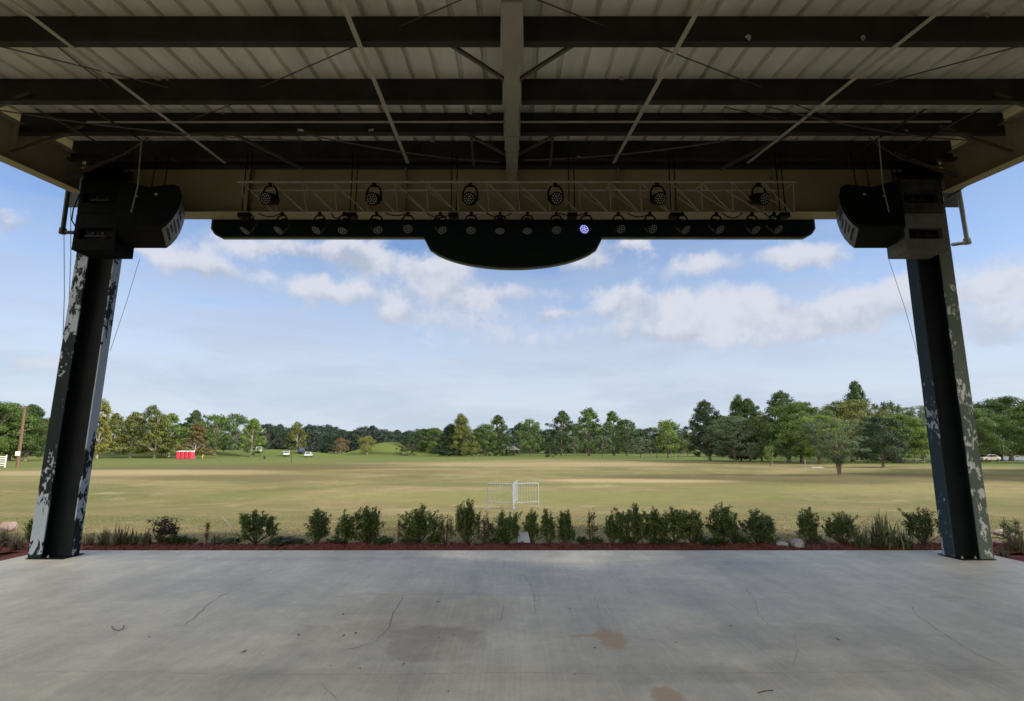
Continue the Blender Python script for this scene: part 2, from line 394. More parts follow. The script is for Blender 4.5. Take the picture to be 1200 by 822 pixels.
def ribbon(pts, w, z=.004, jit=.02, seed=0):
    r = random.Random(seed); fine = []
    for i in range(len(pts) - 1):
        n = max(2, int((pts[i+1] - pts[i]).length / .06))
        for k in range(n): fine.append(pts[i].lerp(pts[i+1], k / n) + Vector((r.uniform(-jit, jit), r.uniform(-jit, jit), 0)))
    fine.append(pts[-1]); mb = MB(); vs = []
    for i, p in enumerate(fine):
        d = (fine[min(i+1, len(fine)-1)] - fine[max(i-1, 0)]).normalized(); nrm = Vector((-d.y, d.x, 0))
        ww = w * r.uniform(.35, 1) * (.25 if i in (0, len(fine)-1) else 1) / 2
        vs += [(p.x + nrm.x*ww, p.y + nrm.y*ww, z), (p.x - nrm.x*ww, p.y - nrm.y*ww, z)]
    mb.add(vs, [(2*i, 2*i+1, 2*i+3, 2*i+2) for i in range(len(fine)-1)])
    return mb
for k, (pl, w) in enumerate(([[(283, 689), (262, 697), (243, 709), (228, 724), (214, 734)], .012], [[(203, 733), (228, 734)], .012], [[(473, 699), (462, 716), (456, 735), (440, 751), (418, 760), (392, 765)], .011],
                      [[(390, 700), (430, 697), (480, 698), (540, 697), (600, 698), (690, 697)], .008], [[(612, 672), (622, 687), (627, 706), (627, 720)], .009], [[(696, 698), (702, 714), (718, 724), (724, 735)], .007],
                      [[(874, 690), (884, 703), (889, 722), (905, 736)], .009], [[(1067, 710), (1078, 725), (1098, 738), (1116, 750), (1145, 768), (1178, 782)], .010], [[(726, 744), (775, 752), (800, 768)], .006],
                      [[(932, 744), (934, 770), (930, 782)], .007], [[(590, 710), (586, 730)], .008], [[(0, 790), (120, 788), (260, 791), (420, 792), (600, 790), (800, 791), (1000, 789), (1200, 786)], .006],
                      [[(290, 678), (330, 664)], .006], [[(372, 800), (388, 812), (395, 822)], .008])):
    ribbon([on_z(x, y, 0) for x, y in pl], w * .62, .003 + .0004 * k, .012, k).build('crack', M['crack'], fl)

# ------------------------------------------------------------------ the canopy over the stage
canopy = tag(empty('stage_canopy', (0, 0, 0)), 'open steel stage canopy with ribbed metal roof on two peeling green columns', 'stage canopy')
S = .13
def zp(y): return 5.07 + S * y            # underside of the purlins
TILT = math.atan(S)
YF = 8.95
# ribbed roof sheet: 12-inch ribs running front to back
prof = []
x = -8.2
while x < 8.2:
    prof += [(x, 0), (x + .208, 0), (x + .222, .055), (x + .262, .055)]
    prof += []
    prof += [(x + .276, 0)]; x += .305
mb = MB(); y0, y1 = -4.6, YF + .35
vs = []; 
for px_, dz in prof:
    vs += [(px_, y0, zp(y0) + .364 + dz), (px_, y1, zp(y1) + .364 + dz)]
k = len(prof)
vs += [(a, b_, c_ + .02) for a, b_, c_ in vs]
fs = [(2*i, 2*i+1, 2*i+3, 2*i+2) for i in range(k-1)] + [(2*k+2*i, 2*k+2*i+2, 2*k+2*i+3, 2*k+2*i+1) for i in range(k-1)]
fs += [(2*i, 2*i+2, 2*k+2*i+2, 2*k+2*i) for i in range(k-1)] + [(2*i+1, 2*k+2*i+1, 2*k+2*i+3, 2*i+3) for i in range(k-1)]
mb.add(vs, fs); mb.build('roof_deck', M['roof'], canopy)
# insulation / lap seams of the sheet, a little line of sealant every few ribs
PY = [-3.9, -2.4, -.9, .6, 2.1, 3.55, 5.01, 6.2, 7.08, 8.0]
def cee(y, flip=1):                        # a zed purlin
    z = zp(y); mb = MB()
    for xa, xb in ((-7.05, -.12), (.12, 7.05)):
        mb.box((xa, y, z + .016), (xb, y + .012, z + .347))
        mb.box((xa, y - .075, z), (xb, y + .012, z + .014))
        mb.box((xa, y, z + .349), (xb, y + .085, z + .361))
        mb.box((xa, y - .077, z + .0005), (xb, y - .066, z + .03))
    return mb
for y in PY:
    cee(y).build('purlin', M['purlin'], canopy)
# third purlin doubled by a conduit
MB().tube([(-6.0, 6.98, zp(6.98) + .16), (6.2, 6.98, zp(6.98) + .165)], .014, 6).build('conduit', M['strap'], canopy)
# eave strut right at the front
MB().box((-7.05, 8.30, zp(8.3) + .02), (7.05, 8.325, zp(8.3) + .33)).box((-7.05, 8.2, zp(8.3) + .0), (7.05, 8.325, zp(8.3) + .018)).build('eave_strut', M['purlin'], canopy)
# front beam, tan
mb = MB()
mb.box((-6.98, 8.39, 5.386), (6.9, 8.405, 6.20)); mb.box((-6.98, 8.25, 5.37), (6.9, 8.55, 5.384)); mb.box((-6.98, 8.30, 6.202), (6.9, 8.50, 6.216))
for xx in (-4.3, -1.75, 1.75, 4.3): mb.box((xx - .008, 8.27, 5.386), (xx + .008, 8.388, 6.2))
mb.build('front_beam', M['tan'], canopy)
# side rafters and the middle rafter
def rafter(xc, half, dz0, dz1, mat, name='rafter', yb=-4.4, ye=8.24, s2=.115):
    def zz(y, d): return 5.70 + s2 * (y - 8.28) + d
    mb = MB()
    for (xa, xb, da, db) in ((xc - .008, xc + .008, dz0 + .016, dz1 - .016), (xc - half, xc + half, dz0, dz0 + .014), (xc - half, xc + half, dz1 - .014, dz1)):
        mb.add([(xa, yb, zz(yb, da)), (xb, yb, zz(yb, da)), (xb, ye, zz(ye, da)), (xa, ye, zz(ye, da)),
                (xa, yb, zz(yb, db)), (xb, yb, zz(yb, db)), (xb, ye, zz(ye, db)), (xa, ye, zz(ye, db))],
               [(0,3,2,1),(4,5,6,7),(0,1,5,4),(1,2,6,5),(2,3,7,6),(3,0,4,7)])
    return mb
for sx in (-1, 1):
    mb = rafter(sx * 7.06, .10, 0, .60, None)
    for yy in (5.4, 7.0): mb.box((sx * 7.06 - (.09 if sx < 0 else .09), yy, 5.70 + .115*(yy-8.28) + .016), (sx * 7.06 + .09, yy + .01, 5.70 + .115*(yy-8.28) + .58))
    mb.build('rafter', M['tan'], canopy)
mb = MB()
def zc_(y): return zp(y) - .10
for xa, xb, da, db in ((-.088, .088, 0, .014), (-.008, .008, .016, .42), (-.088, .088, .422, .432)):
    yb, ye = -4.4, 8.37
    mb.add([(xa, yb, zc_(yb)+da), (xb, yb, zc_(yb)+da), (xb, ye, zc_(ye)+da), (xa, ye, zc_(ye)+da), (xa, yb, zc_(yb)+db), (xb, yb, zc_(yb)+db), (xb, ye, zc_(ye)+db), (xa, ye, zc_(ye)+db)],
           [(0,3,2,1),(4,5,6,7),(0,1,5,4),(1,2,6,5),(2,3,7,6),(3,0,4,7)])
for ya, yb, w in ((4.2, 5.2, .10), (6.9, 7.5, .096), (7.5, 8.3, .093)):
    mb.add([(-w, ya, zc_(ya)-.014), (w, ya, zc_(ya)-.014), (w, yb, zc_(yb)-.014), (-w, yb, zc_(yb)-.014), (-w, ya, zc_(ya)-.002), (w, ya, zc_(ya)-.002), (w, yb, zc_(yb)-.002), (-w, yb, zc_(yb)-.002)],
           [(0,3,2,1),(4,5,6,7),(0,1,5,4),(1,2,6,5),(2,3,7,6),(3,0,4,7)])
mb.box((-.09, 8.23, 5.39), (.09, 8.248, zc_(8.25) - .02))
mb.build('rafter', M['rafter'], canopy)
# flange braces from the middle rafter up to the purlins, and knee braces beside the columns
for y in (5.01, 7.08):
    for sx in (-1, 1):
        MB().bar((sx * .07, y + .52, zc_(y + .52) + .03), (sx * .68, y - .03, zp(y) + .03), .035).build('flange_brace', M['rod'], canopy)
for sx in (-1, 1):
    MB().bar((sx * .62, 8.1, zp(8.1) - .02), (sx * .60, 7.08, zp(7.08) + .22), .035).build('flange_brace', M['rod'], canopy)
    for y, d in ((6.2, .9), (7.08, .9), (8.0, .9)):
        MB().bar((sx * 6.98, y - .1, zp(y) - .32), (sx * (6.98 - d), y - .03, zp(y) + .12), .045).build('flange_brace', M['rod'], canopy)
    MB().bar((sx * 3.4, 8.2, zp(8.2) - .05), (sx * 4.1, 7.1, zp(7.1) + .1), .04).build('flange_brace', M['rod'], canopy)
for a_, b_ in (((-4.57, 3.2), (-4.6, 8.05)), ((-1.52, 3.2), (-1.67, 8.05)), ((1.78, 3.2), (1.63, 8.05)), ((4.10, 3.2), (3.78, 8.05))):
    MB().bar((a_[0], a_[1], zp(a_[1]) - .008), (b_[0], b_[1], zp(b_[1]) - .008), .05, .006).build('sag_strap', M['strap'], canopy)
for xx in (-6.1, -5.4, 5.3, 6.0):
    MB().bar((xx, 6.3, zp(6.3) - .006), (xx * .99, 8.05, zp(8.05) - .006), .04, .006).build('sag_strap', M['purlin'], canopy)
def roofpt(px, py, dz=.24):
    d = ray(px, py); A_ = zp(0) + dz - EYE; s = A_ / (d[2] - S * d[1]); return Vector((d[0]*s, d[1]*s, EYE + d[2]*s))
for a_, b_ in (((545, -2), (330, 92)), ((625, -2), (865, 92)), ((10, 57), (165, 95)), ((1200, 53), (1055, 92)), ((66, 54), (118, 95)), ((222, 141), (300, 112)), ((930, 122), (985, 142)), ((905, 138), (860, 128))):
    p, q = roofpt(*a_), roofpt(*b_); d = (q - p)
    MB().tube([p - d * .15, q + d * .25], .008, 5).build('brace_rod', M['rod'], canopy)
for (xa, ya, xb, yb2, dz) in ((-6.6, 6.3, -3.0, 7.2, .16), (-2.9, 7.0, -.2, 8.0, .12), (.2, 7.9, 3.3, 7.1, .14), (3.2, 6.2, 6.7, 7.2, .18), (-6.7, 8.0, -5.2, 7.1, .2), (5.1, 7.1, 6.7, 8.1, .2)):
    a, b_ = Vector((xa, ya, zp(ya) - .02)), Vector((xb, yb2, zp(yb2) - .02)); mid = (a + b_) / 2 - Vector((0, 0, dz))
    MB().tube([a * (1-t)**2 + mid * 2*t*(1-t) + b_ * t*t for t in [i/10 for i in range(11)]], .009, 5).build('loose_cable', M['rod'], canopy)
# scraps of torn liner and bird-nest debris on the purlins
for k in range(16):
    y = random.choice(PY[6:]); xx = random.uniform(-6.2, 6.2); z = zp(y) + random.choice((.30, .03, .30))
    mb = MB(); pts = []
    w, h = random.uniform(.03, .07), random.uniform(.02, .05)
    for t in range(7):
        a = 2 * math.pi * t / 7; pts.append((xx + math.cos(a) * w * random.uniform(.25, 1), y - .085 - .006 * (t % 3), z + math.sin(a) * h * random.uniform(.4, 1)))
    mb.prism(pts, (0, .006, 0)); mb.build('liner_scrap', random.choice((M['strap'], M['rafter'])), canopy)
# screw ends and closure strips along the sheet laps
# columns
def column(sx, x_out, x_in, y_f, y_b, mats, label):
    mb = MB(); T = 5.75; sh = .055
    def q(x, y, z): return (sx * x + sh * z / 5, y, z)
    def plate(x0, x1, y0, y1, mi):
        mb.cur = mi
        a, b_ = (x0, y0), (x1, y1)
        mb.add([q(x0,y0,.016), q(x1,y0,.016), q(x1,y1,.016), q(x0,y1,.016), q(x0,y0,T), q(x1,y0,T), q(x1,y1,T), q(x0,y1,T)],
               [(0,3,2,1),(4,5,6,7),(0,1,5,4),(1,2,6,5),(2,3,7,6),(3,0,4,7)])
    w = .195
    plate(x_out - w, x_out, y_f, y_f + .02, 0)                          # outer flange, faces the stage
    plate(x_out - w * .5 - .008, x_out - w * .5 + .008, y_f + .022, y_b + .05, 1)     # its web going back
    plate(x_in + .022, x_out - w * .5 - .010, y_f + .20, y_f + .216, 1)           # cross web
    plate(x_in, x_in + .02, y_f + .14, y_b, 2)                           # inner flange, faces the middle
    plate(x_out - w, x_out, y_b + .052, y_b + .07, 1)
    o = mb.build('column', mats, canopy); o['label'] = label
    bp = MB().box((sx * (x_in - .01) if sx > 0 else -x_out - .02, y_f - .01, .001), (x_out + .02 if sx > 0 else -(x_in - .01), y_b + .09, .014)).build('base_plate', M['colweb'], o)
    bx0, bx1 = (sx * (x_in - .01), x_out + .02) if sx > 0 else (-x_out - .02, -(x_in - .01))
    for bx_ in (bx0 + .035, bx1 - .27):
        MB().lathe([(.017, .0145), (.017, .032), (.009, .033), (.009, .052)], 6, Matrix.Translation((bx_ + (.02 if sx > 0 else .0), y_f + .055 if bx_ > bx0 + .1 else y_f + .05, 0))).build('anchor_bolt', M['strap'], o)
    return o
column(-1, 7.12, 6.60, 8.40, 8.71, [M['peelL'], M['colweb'], M['peelL2']], 'left column in dark green paint peeling to pale primer')
column(1, 7.025, 6.555, 8.33, 8.70, [M['peelR'], M['colweb'], M['peelB']], 'right column with lit grey green flange peeling in flakes')
# dark haunch plates on the column heads
for sx in (-1, 1):
    mb = MB(); mb.prism([(sx * 6.2, 8.245, 6.05), (sx * 6.98, 8.245, 6.05), (sx * 6.98, 8.245, 5.5), (sx * 6.72, 8.245, 5.5)], (0, -.02, 0))
    mb.box((min(sx * 6.5, sx * 6.94), 8.26, 5.755), (max(sx * 6.5, sx * 6.94), 8.72, 6.3))
    mb.build('haunch', M['black'], canopy)
# rear columns, out of the photograph behind the camera
for sx in (-1, 1):
    for yy in (-4.3, 2.2): MB().box((sx * 7.06 - .1, yy, .001), (sx * 7.06 + .1, yy + .2, 5.70 + .115 * (yy - 8.28) - .002)).build('column', M['colweb'], canopy)
# front fascia above the sign
MB().box((-8.2, YF + .36, 5.95), (8.2, YF + .39, 6.75)).build('fascia', M['board'], canopy)

# header board with an arched drop in the middle
top = 5.95; Yb = 8.78
pts = [(-5.12, top), (-5.12, 5.30), (-5.06, 5.22), (-4.94, 5.155)]
xa, xm, xb = -1.50, .02, 1.54
pts.append((xa, 5.155))
for i in range(1, 24):
    t = i / 24; xx = xa + (xb - xa) * t; u = (xx - xm) / (xb - xm)
    pts.append((xx, 5.155 - .55 * math.sqrt(max(0, 1 - abs(u) ** 2.0)) * (1 if abs(u) < 1 else 0)))
pts += [(xb, 5.155), (4.98, 5.155), (5.10, 5.22), (5.16, 5.30), (5.16, top)]
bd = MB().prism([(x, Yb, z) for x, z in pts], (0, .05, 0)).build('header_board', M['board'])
tag(bd, 'long dark green header board with an arched drop hung across the stage front', 'sign board')
mb = MB(); ed = pts[:]
vs = []
for i, (x, z) in enumerate(ed):
    a, b_ = ed[max(i-1, 0)], ed[min(i+1, len(ed)-1)]
    d = Vector((b_[0]-a[0], b_[1]-a[1])).normalized(); nrm = Vector((d.y, -d.x))
    for off, y in ((.002, Yb - .012), (.026, Yb - .012), (.026, Yb + .062), (.002, Yb + .062)):
        vs.append((x + nrm.x * off, y, z + nrm.y * off))
fs = []
for i in range(len(ed)-1):
    for k in range(4): fs.append((4*i+k, 4*i+(k+1) % 4, 4*i+4+(k+1) % 4, 4*i+4+k))
mb.add(vs, fs); mb.build('edge_trim', M['trim'], bd)
for xx in (-4.4, -2.2, 2.2, 4.4): MB().box((xx - .03, 8.57, 5.55), (xx + .03, Yb - .005, 5.6)).build('bracket', M['dark'], bd)

# lighting truss
TY, TZ, BZ = 7.5, 5.50, 5.075
truss = tag(empty('lighting_truss', (0, TY, BZ)), 'long triangular aluminium lighting truss hung below the front beam', 'lighting truss')
def loc(o, root):  # keep world position while parenting
    o.matrix_parent_inverse = Matrix.Translation(-root.location); return o
X0, X1 = -4.08, 4.22
for (xa, xb, y, z, r) in ((X0, X1, TY, TZ, .017), (X0 + .1, X1 - .05, TY + .26, TZ, .017), (X0 + .03, X1 + .02, TY + .13, BZ, .019)):
    loc(MB().tube([(xa, y, z), (xb, y, z)], r, 8).build('chord', M['alu'], truss), truss)
n = 18; st = (X1 - X0 - .1) / n
for i in range(n + 1):
    xx = X0 + .06 + i * st
    for yy in (TY, TY + .26):
        loc(MB().tube([(xx, yy, TZ), (xx + .04, TY + .13, BZ)], .0075, 6).build('lacing_bar', M['alu'], truss), truss)
        if i < n: loc(MB().tube([(xx, yy, TZ), (xx + st + .04 - .03, TY + .13, BZ)], .0075, 6).build('lacing_bar', M['alu'], truss), truss)
    if i % 3 == 0: loc(MB().tube([(xx, TY, TZ), (xx, TY + .26, TZ)], .0075, 6).build('spreader', M['alu'], truss), truss)
for px in (288, 414, 532, 670, 789, 916):
    p = at(px, 230, TY + .14)
    mb = MB()
    for dx in (-.04, .04): mb.tube([(p.x + dx, TY + .15, BZ - .03), (p.x + dx, TY + .15, zp(TY + .15) - .01)], .009, 6)
    mb.box((p.x - .07, TY + .08, BZ - .085), (p.x + .07, TY + .22, BZ - .022))
    loc(mb.build('hanger', M['black'], truss), truss)
for (pa, pb) in ((303, 330), (388, 403), (452, 478), (500, 530), (570, 600), (655, 687), (735, 762), (846, 870), (895, 915)):
    a, b_ = at(pa, 247, TY + .12), at(pb, 247, TY + .12); mid = (a + b_) / 2 - Vector((0, 0, random.uniform(.12, .24)))
    a.z = b_.z = BZ - .015
    pts_ = [a * (1-t)**2 + mid * 2*t*(1-t) + b_ * t*t for t in [i/8 for i in range(9)]]
    loc(MB().tube(pts_, .009, 5).build('power_cable', M['black'], truss), truss)

# stage lights: one prototype, then copies
def make_par():
    root = empty('stage_light')
    mb = MB(); w, h = .115, .225
    pts_ = [(-w, 0, 0), (-w, 0, h * .55), (-w * .62, 0, h * .95), (0, 0, h), (w * .62, 0, h * .95), (w, 0, h * .55), (w, 0, 0)]
    for a, b_ in zip(pts_, pts_[1:]): mb.bar(a, b_, .03, .008, (0, 1, 0))
    mb.lathe([(.022, -.13), (.03, -.125), (.03, -.105), (.02, -.10)], 10, Matrix.Rotation(math.pi/2, 4, 'Y'))
    mb.lathe([(.022, .10), (.03, .105), (.03, .125), (.02, .13)], 10, Matrix.Rotation(math.pi/2, 4, 'Y'))
    mb.box((-.03, -.025, h + .003), (.03, .025, h + .06))
    mb.build('yoke', M['black'], root)
    can = MB().lathe([(.03, .17), (.075, .165), (.088, .14), (.09, .06), (.098, .055), (.098, -.085), (.104, -.09), (.104, -.105), (.092, -.105)], 20).build('can', M['black'], root)
    MB().lathe([(.0905, -.0975), (.0905, -.0985), (.001, -.100)], 20).build('lens', M['lens'], can)
    mb = MB()
    for ring, cnt in ((0, 1), (.037, 6), (.072, 12)):
        for k in range(cnt):
            a = 2 * math.pi * k / cnt
            mb.lathe([(.0115, -.1005), (.0115, -.106), (.007, -.110), (.001, -.111)], 8, Matrix.Translation((ring * math.cos(a), ring * math.sin(a), 0)))
    mb.build('led_array', M['led'], can)
    return root
par = make_par(); used = False
def place_par(px, chord_z, y, tilt, yaw, label, group, lit=False, scale=1.0):
    global used
    o = par if not used else dup(par); used = True
    p = at(px, 240, y)
    zc = chord_z - .262
    # px was read at the lens row: use the depth of the lens
    p = at(px, 232 if chord_z > 5.3 else 264, y); o.location = (p.x, y, zc)
    o.rotation_euler = (0, 0, yaw * .35)
    can = [c_ for c_ in o.children if c_.name.startswith('can')][0]
    can.rotation_euler = Euler((R(-90) + R(90 - tilt) * 0 + 0, 0, 0))
    can.rotation_euler = Euler((-(math.pi / 2 - tilt), 0, yaw))
    if lit:
        la = [c_ for c_ in can.children if c_.name.startswith('led')][0]
        me2 = la.data.copy(); me2.materials[0] = M['ledlit']; la.data = me2
    k_ = .93 if chord_z > 5.3 else .80; o.scale = (k_,) * 3; o.location.z = chord_z - .285 * k_
    tag(o, label, 'stage light', group)
    return o
up = (316, 438, 551, 651, 771, 890)
for i, px in enumerate(up):
    w_ = ['at the left end of', None, None, None, None, 'at the right end of'][i]
    lab = f'black LED par light {w_} the upper row on the truss' if w_ else f'black LED par light, {ORD[i]} from the left in the upper truss row'
    place_par(px, TZ, TY + .02, R(22 + random.uniform(-3, 3)), (px - 600) / 637 * .5 + random.uniform(-.1, .1), lab, 'par lights on the upper truss chord')
low = (291, 330, 374, 403, 441, 478, 516, 552, 586, 618, 652, 687, 725, 762, 800, 840, 882, 908)
tl = (50, 47, 46, 56, 42, 34, 44, 52, 60, 60, 48, 34, 36, 34, 42, 42, 44, 40)
yw = (-.6, -.5, -.4, -.1, .6, .2, .6, .1, 0, 0, 0, -.5, .35, .3, .5, .4, .35, .4)
for i, px in enumerate(low):
    if px == 687: lab = 'glowing blue white LED par light, the only lit one, in the lower truss row'
    elif i == 0: lab = 'unlit black LED par light at the left end of the lower truss row'
    elif i == 17: lab = 'unlit black LED par light at the right end of the lower truss row'
    elif i < 9: lab = f'unlit black LED par light, {ORD[i]} from the left in the lower truss row'
    else: lab = f'unlit black LED par light, {ORD[17-i]} from the right in the lower truss row'
    place_par(px, BZ, TY + .13, R(tl[i] + 10), yw[i], lab, 'par lights on the lower truss chord', px == 687)

# loudspeaker clusters
def cabinet(name, lo, hi, mat, handle=True, label=None, group='speaker cabinets beside the columns'):
    lo, hi = Vector(lo), Vector(hi); c_ = Vector(((lo.x + hi.x) / 2, (lo.y + hi.y) / 2, lo.z))
    root = empty(name, c_); a, b_ = lo - c_, hi - c_
    # body with a real recess in the rear panel
    hx, z0, z1, dp = (b_.x - a.x) * .40, (b_.z) * .30, (b_.z) * .60, .09
    mb = MB(); y = a.y
    mb.box((a.x, y + dp, 0), (b_.x, b_.y, b_.z))
    for (xa, xb, za, zb) in ((a.x, b_.x, 0, z0), (a.x, b_.x, z1, b_.z), (a.x, -hx, z0, z1), (hx, b_.x, z0, z1)):
        mb.box((xa, y, za), (xb, y + dp - .002, zb))
    mb.build('cabinet_body', mat, root)
    MB().box((-hx + .002, y + dp - .012, z0 + .002), (hx - .002, y + dp - .004, z1 - .002)).build('recess_panel', M['black'], root)
    MB().tube([(-hx * .75, y + dp - .012, z0 + .05), (-hx * .6, y + .02, z0 + .05), (hx * .6, y + .02, z0 + .05), (hx * .75, y + dp - .012, z0 + .05)], .014, 8).build('handle', M['dark'], root)
    for k in (-1, 1):
        MB().lathe([(.022, 0), (.022, .02), (.012, .025)], 10, Matrix.Translation((hx * .3 * k, y + dp - .010, z1 - .06)) @ Matrix.Rotation(math.pi/2, 4, 'X')).build('connector', M['dark'], root)
    # corner blocks
    MB().box((a.x + .02, b_.y + .001, .03), (b_.x - .02, b_.y + .02, b_.z - .03)).build('grille', M['cabblue'], root)
    tag(root, label, 'loudspeaker', group)
    return root
for sx, xo, mt, side in ((1, 0, M['cabgrey'], 'right'), (-1, -.05, M['cab'], 'left')):
    xa, xb = sorted((sx * 5.96 + xo, sx * 6.60 + xo))
    shade = 'lit grey' if sx > 0 else 'dark blue black'
    cabinet('loudspeaker', (xa, 7.80, 4.555), (xb, 8.22, 5.135), mt, label=f'{shade} box loudspeaker with recessed handle, lower of the stack on the {side} column')
    cabinet('loudspeaker', (xa, 7.80, 5.145), (xb, 8.22, 5.70), mt if sx < 0 else mottled('speaker_half_lit', (.025, .025, .026), (.055, .055, .054), 5, .6, spec=.1), label=f'{shade} box loudspeaker, upper of the stack on the {side} column')  # upper right box carries a weaker painted light than the lower
    # wedge cabinet with the curved front, aimed at the middle of the lawn
    prof_ = [(0, 0), (-.075, .07), (-.14, .16), (-.19, .27), (-.222, .40), (-.232, .52), (-.20, .60), (-.12, .64), (.25, .60), (.48, .66), (.66, .72), (.66, 0)]
    base = Vector((sx * 4.95 + xo, 7.30, 4.72)); root = empty('loudspeaker', base)
    ext = Vector((sx * .50, .93, .02))
    MB().prism([(sx * a, 0, z) for a, z in prof_], ext).build('cabinet_body', M['cab'], root, .008)
    # curved grille strip 4 mm proud of the front
    mb = MB(); pr = prof_[:6]; nrm = Vector((-sx * .93, .5, 0)).normalized()
    def fp(i, t, off): 
        a, z = pr[i]; d = Vector((sx * a, 0, z)) + ext * t
        return d + Vector((-sx * .88, .0, -.45)) * off
    vs = []; 
    for i in range(6):
        for t in (.10, .92):
            vs += [fp(i, t, .001), fp(i, t, .012)]
    fs = []
    for i in range(5):
        a = 4*i; bq = 4*(i+1)
        fs += [(a+1, a+3, bq+3, bq+1), (a, bq, bq+2, a+2), (a, a+1, bq+1, bq), (a+2, bq+2, bq+3, a+3)]
    fs += [(0, 2, 3, 1), (20, 21, 23, 22)]
    mb.add(vs, fs); gr = mb.build('grille', M['cabblue'], root)
    # cut-out emblem: three dark bars joined by an upright
    mb = MB()
    def quad(i0, f0, i1, f1, t0, t1, off=.016):
        def pp(i, f, t, o): return fp(i, t, o).lerp(fp(i+1, t, o), f)
        q = [pp(i0, f0, t0, off), pp(i0, f0, t1, off), pp(i1, f1, t1, off), pp(i1, f1, t0, off)]
        q2 = [pp(i0, f0, t0, off-.004), pp(i0, f0, t1, off-.004), pp(i1, f1, t1, off-.004), pp(i1, f1, t0, off-.004)]
        mb.add(q + q2, [(0,1,2,3),(7,6,5,4),(0,4,5,1),(1,5,6,2),(2,6,7,3),(3,7,4,0)])
    for (i0, f0, i1, f1, t0, t1) in ((0, .6, 0, .95, .25, .75), (1, .3, 1, .6, .25, .55), (1, .95, 2, .25, .25, .75), (2, .6, 2, .95, .35, .75), (3, .3, 3, .7, .25, .6), (0, .6, 2, .25, .20, .30)):
        quad(i0, f0, i1, f1, t0, t1)
    mb.build('emblem', M['black'], gr)
    for dx, z in ((.12, .47), (.40, .44)): MB().box((sx * dx - .018, -.012, z), (sx * dx + .018, -.001, z + .025)).build('rigging_point', M['strap'], root)
    tag(root, f'black wedge loudspeaker with curved grille hung beside the {side} column', 'loudspeaker', 'speaker cabinets beside the columns')
    # hanging chains
    for j, (dx, yy, zt) in enumerate(((-.10, 7.6, .62), (.2, 7.75, .6), (.40, 7.5, .63), (.47, 7.5, .63))):
        xx = sx * (5.03 + dx) + xo + sx * .25
        ch = MB().tube([(xx, yy, 4.72 + zt), (xx - sx * .015, yy, 5.7), (xx - sx * .03, yy, zp(yy) - .005)], .008, 5).build('chain', M['black'])
        tag(ch, f'dark hanging chain, {["outermost toward the middle","second from the middle","inner of the close pair","outer of the close pair"][j]}, above the {side} wedge loudspeaker', 'chain', 'chains holding the wedge loudspeakers')
    rp = MB().tube([(sx * 5.24 + xo, 7.10, zp(7.1) - .002), (sx * 5.33 + xo, 7.27, 5.3), (sx * 5.38 + xo, 7.28, 4.92)], .008, 6).build('tie_rope', M['rafter'])
    tag(rp, f'pale tie rope hanging down the back of the {side} wedge loudspeaker', 'rope')
    # curtain pipe arm outside the column
    mb = MB()
    if sx > 0: P_ = [(1122, 215), (1133.5, 283), (1116, 287)]
    else: P_ = [(81, 215), (73.5, 271), (92, 273)]
    w3 = [at(x, y, 8.75) for x, y in P_]
    mb.tube([w3[0], w3[1]], .036, 10); mb.tube([w3[1] + Vector((0, 0, -.02)), w3[2]], .03, 10)
    mb.lathe([(.05, -.05), (.055, -.04), (.055, .04), (.05, .05)], 12, Matrix.Translation(w3[1]))
    tag(mb.build('pipe_arm', M['galv'] if sx > 0 else M['dark']), f'bent steel pipe arm hanging outside the {side} column', 'pipe')
    w4 = [at(x, y, 8.2) for x, y in (([(1042, 309), (1060, 360), (1076, 418)]) if sx > 0 else ([(163, 309), (148, 355), (129, 412)]))]
    w4[0].z = 4.55; tag(MB().tube(w4, .0035, 5).build('speaker_cable', M['rope']), f'thin cable slanting from the {side} loudspeakers to the column', 'cable')
for j, (a_, b_) in enumerate((((75, 276), (73, 420)), ((83, 225), (80, 380)))):
    p, q = at(*a_, 8.8), at(*b_, 8.8)
    tag(MB().tube([p, (p + q) / 2 + Vector((.02, 0, 0)), q], .006, 5).build('hanging_rope', M['rope']), ['thin rope hanging from the left pipe arm elbow', 'thin rope hanging between the left pipe arm and the column'][j], 'rope')
mb = MB(); p0 = at(100, 300, 8.2)
pts_ = [at(x, y, 8.2) for x, y in ((93, 228), (86, 245), (84, 258), (88, 265), (95, 270))]
tag(MB().tube(pts_, .01, 6).build('looped_cable', M['black']), 'black cable looping out beside the left column head', 'cable')
pts_ = [at(x, y, 8.25) for x, y in ((1110, 231), (1125, 223), (1150, 206), (1200, 178), (1230, 160))]
tag(MB().tube(pts_, .012, 6).build('power_line', M['black']), 'black cable running along under the right side beam', 'cable')

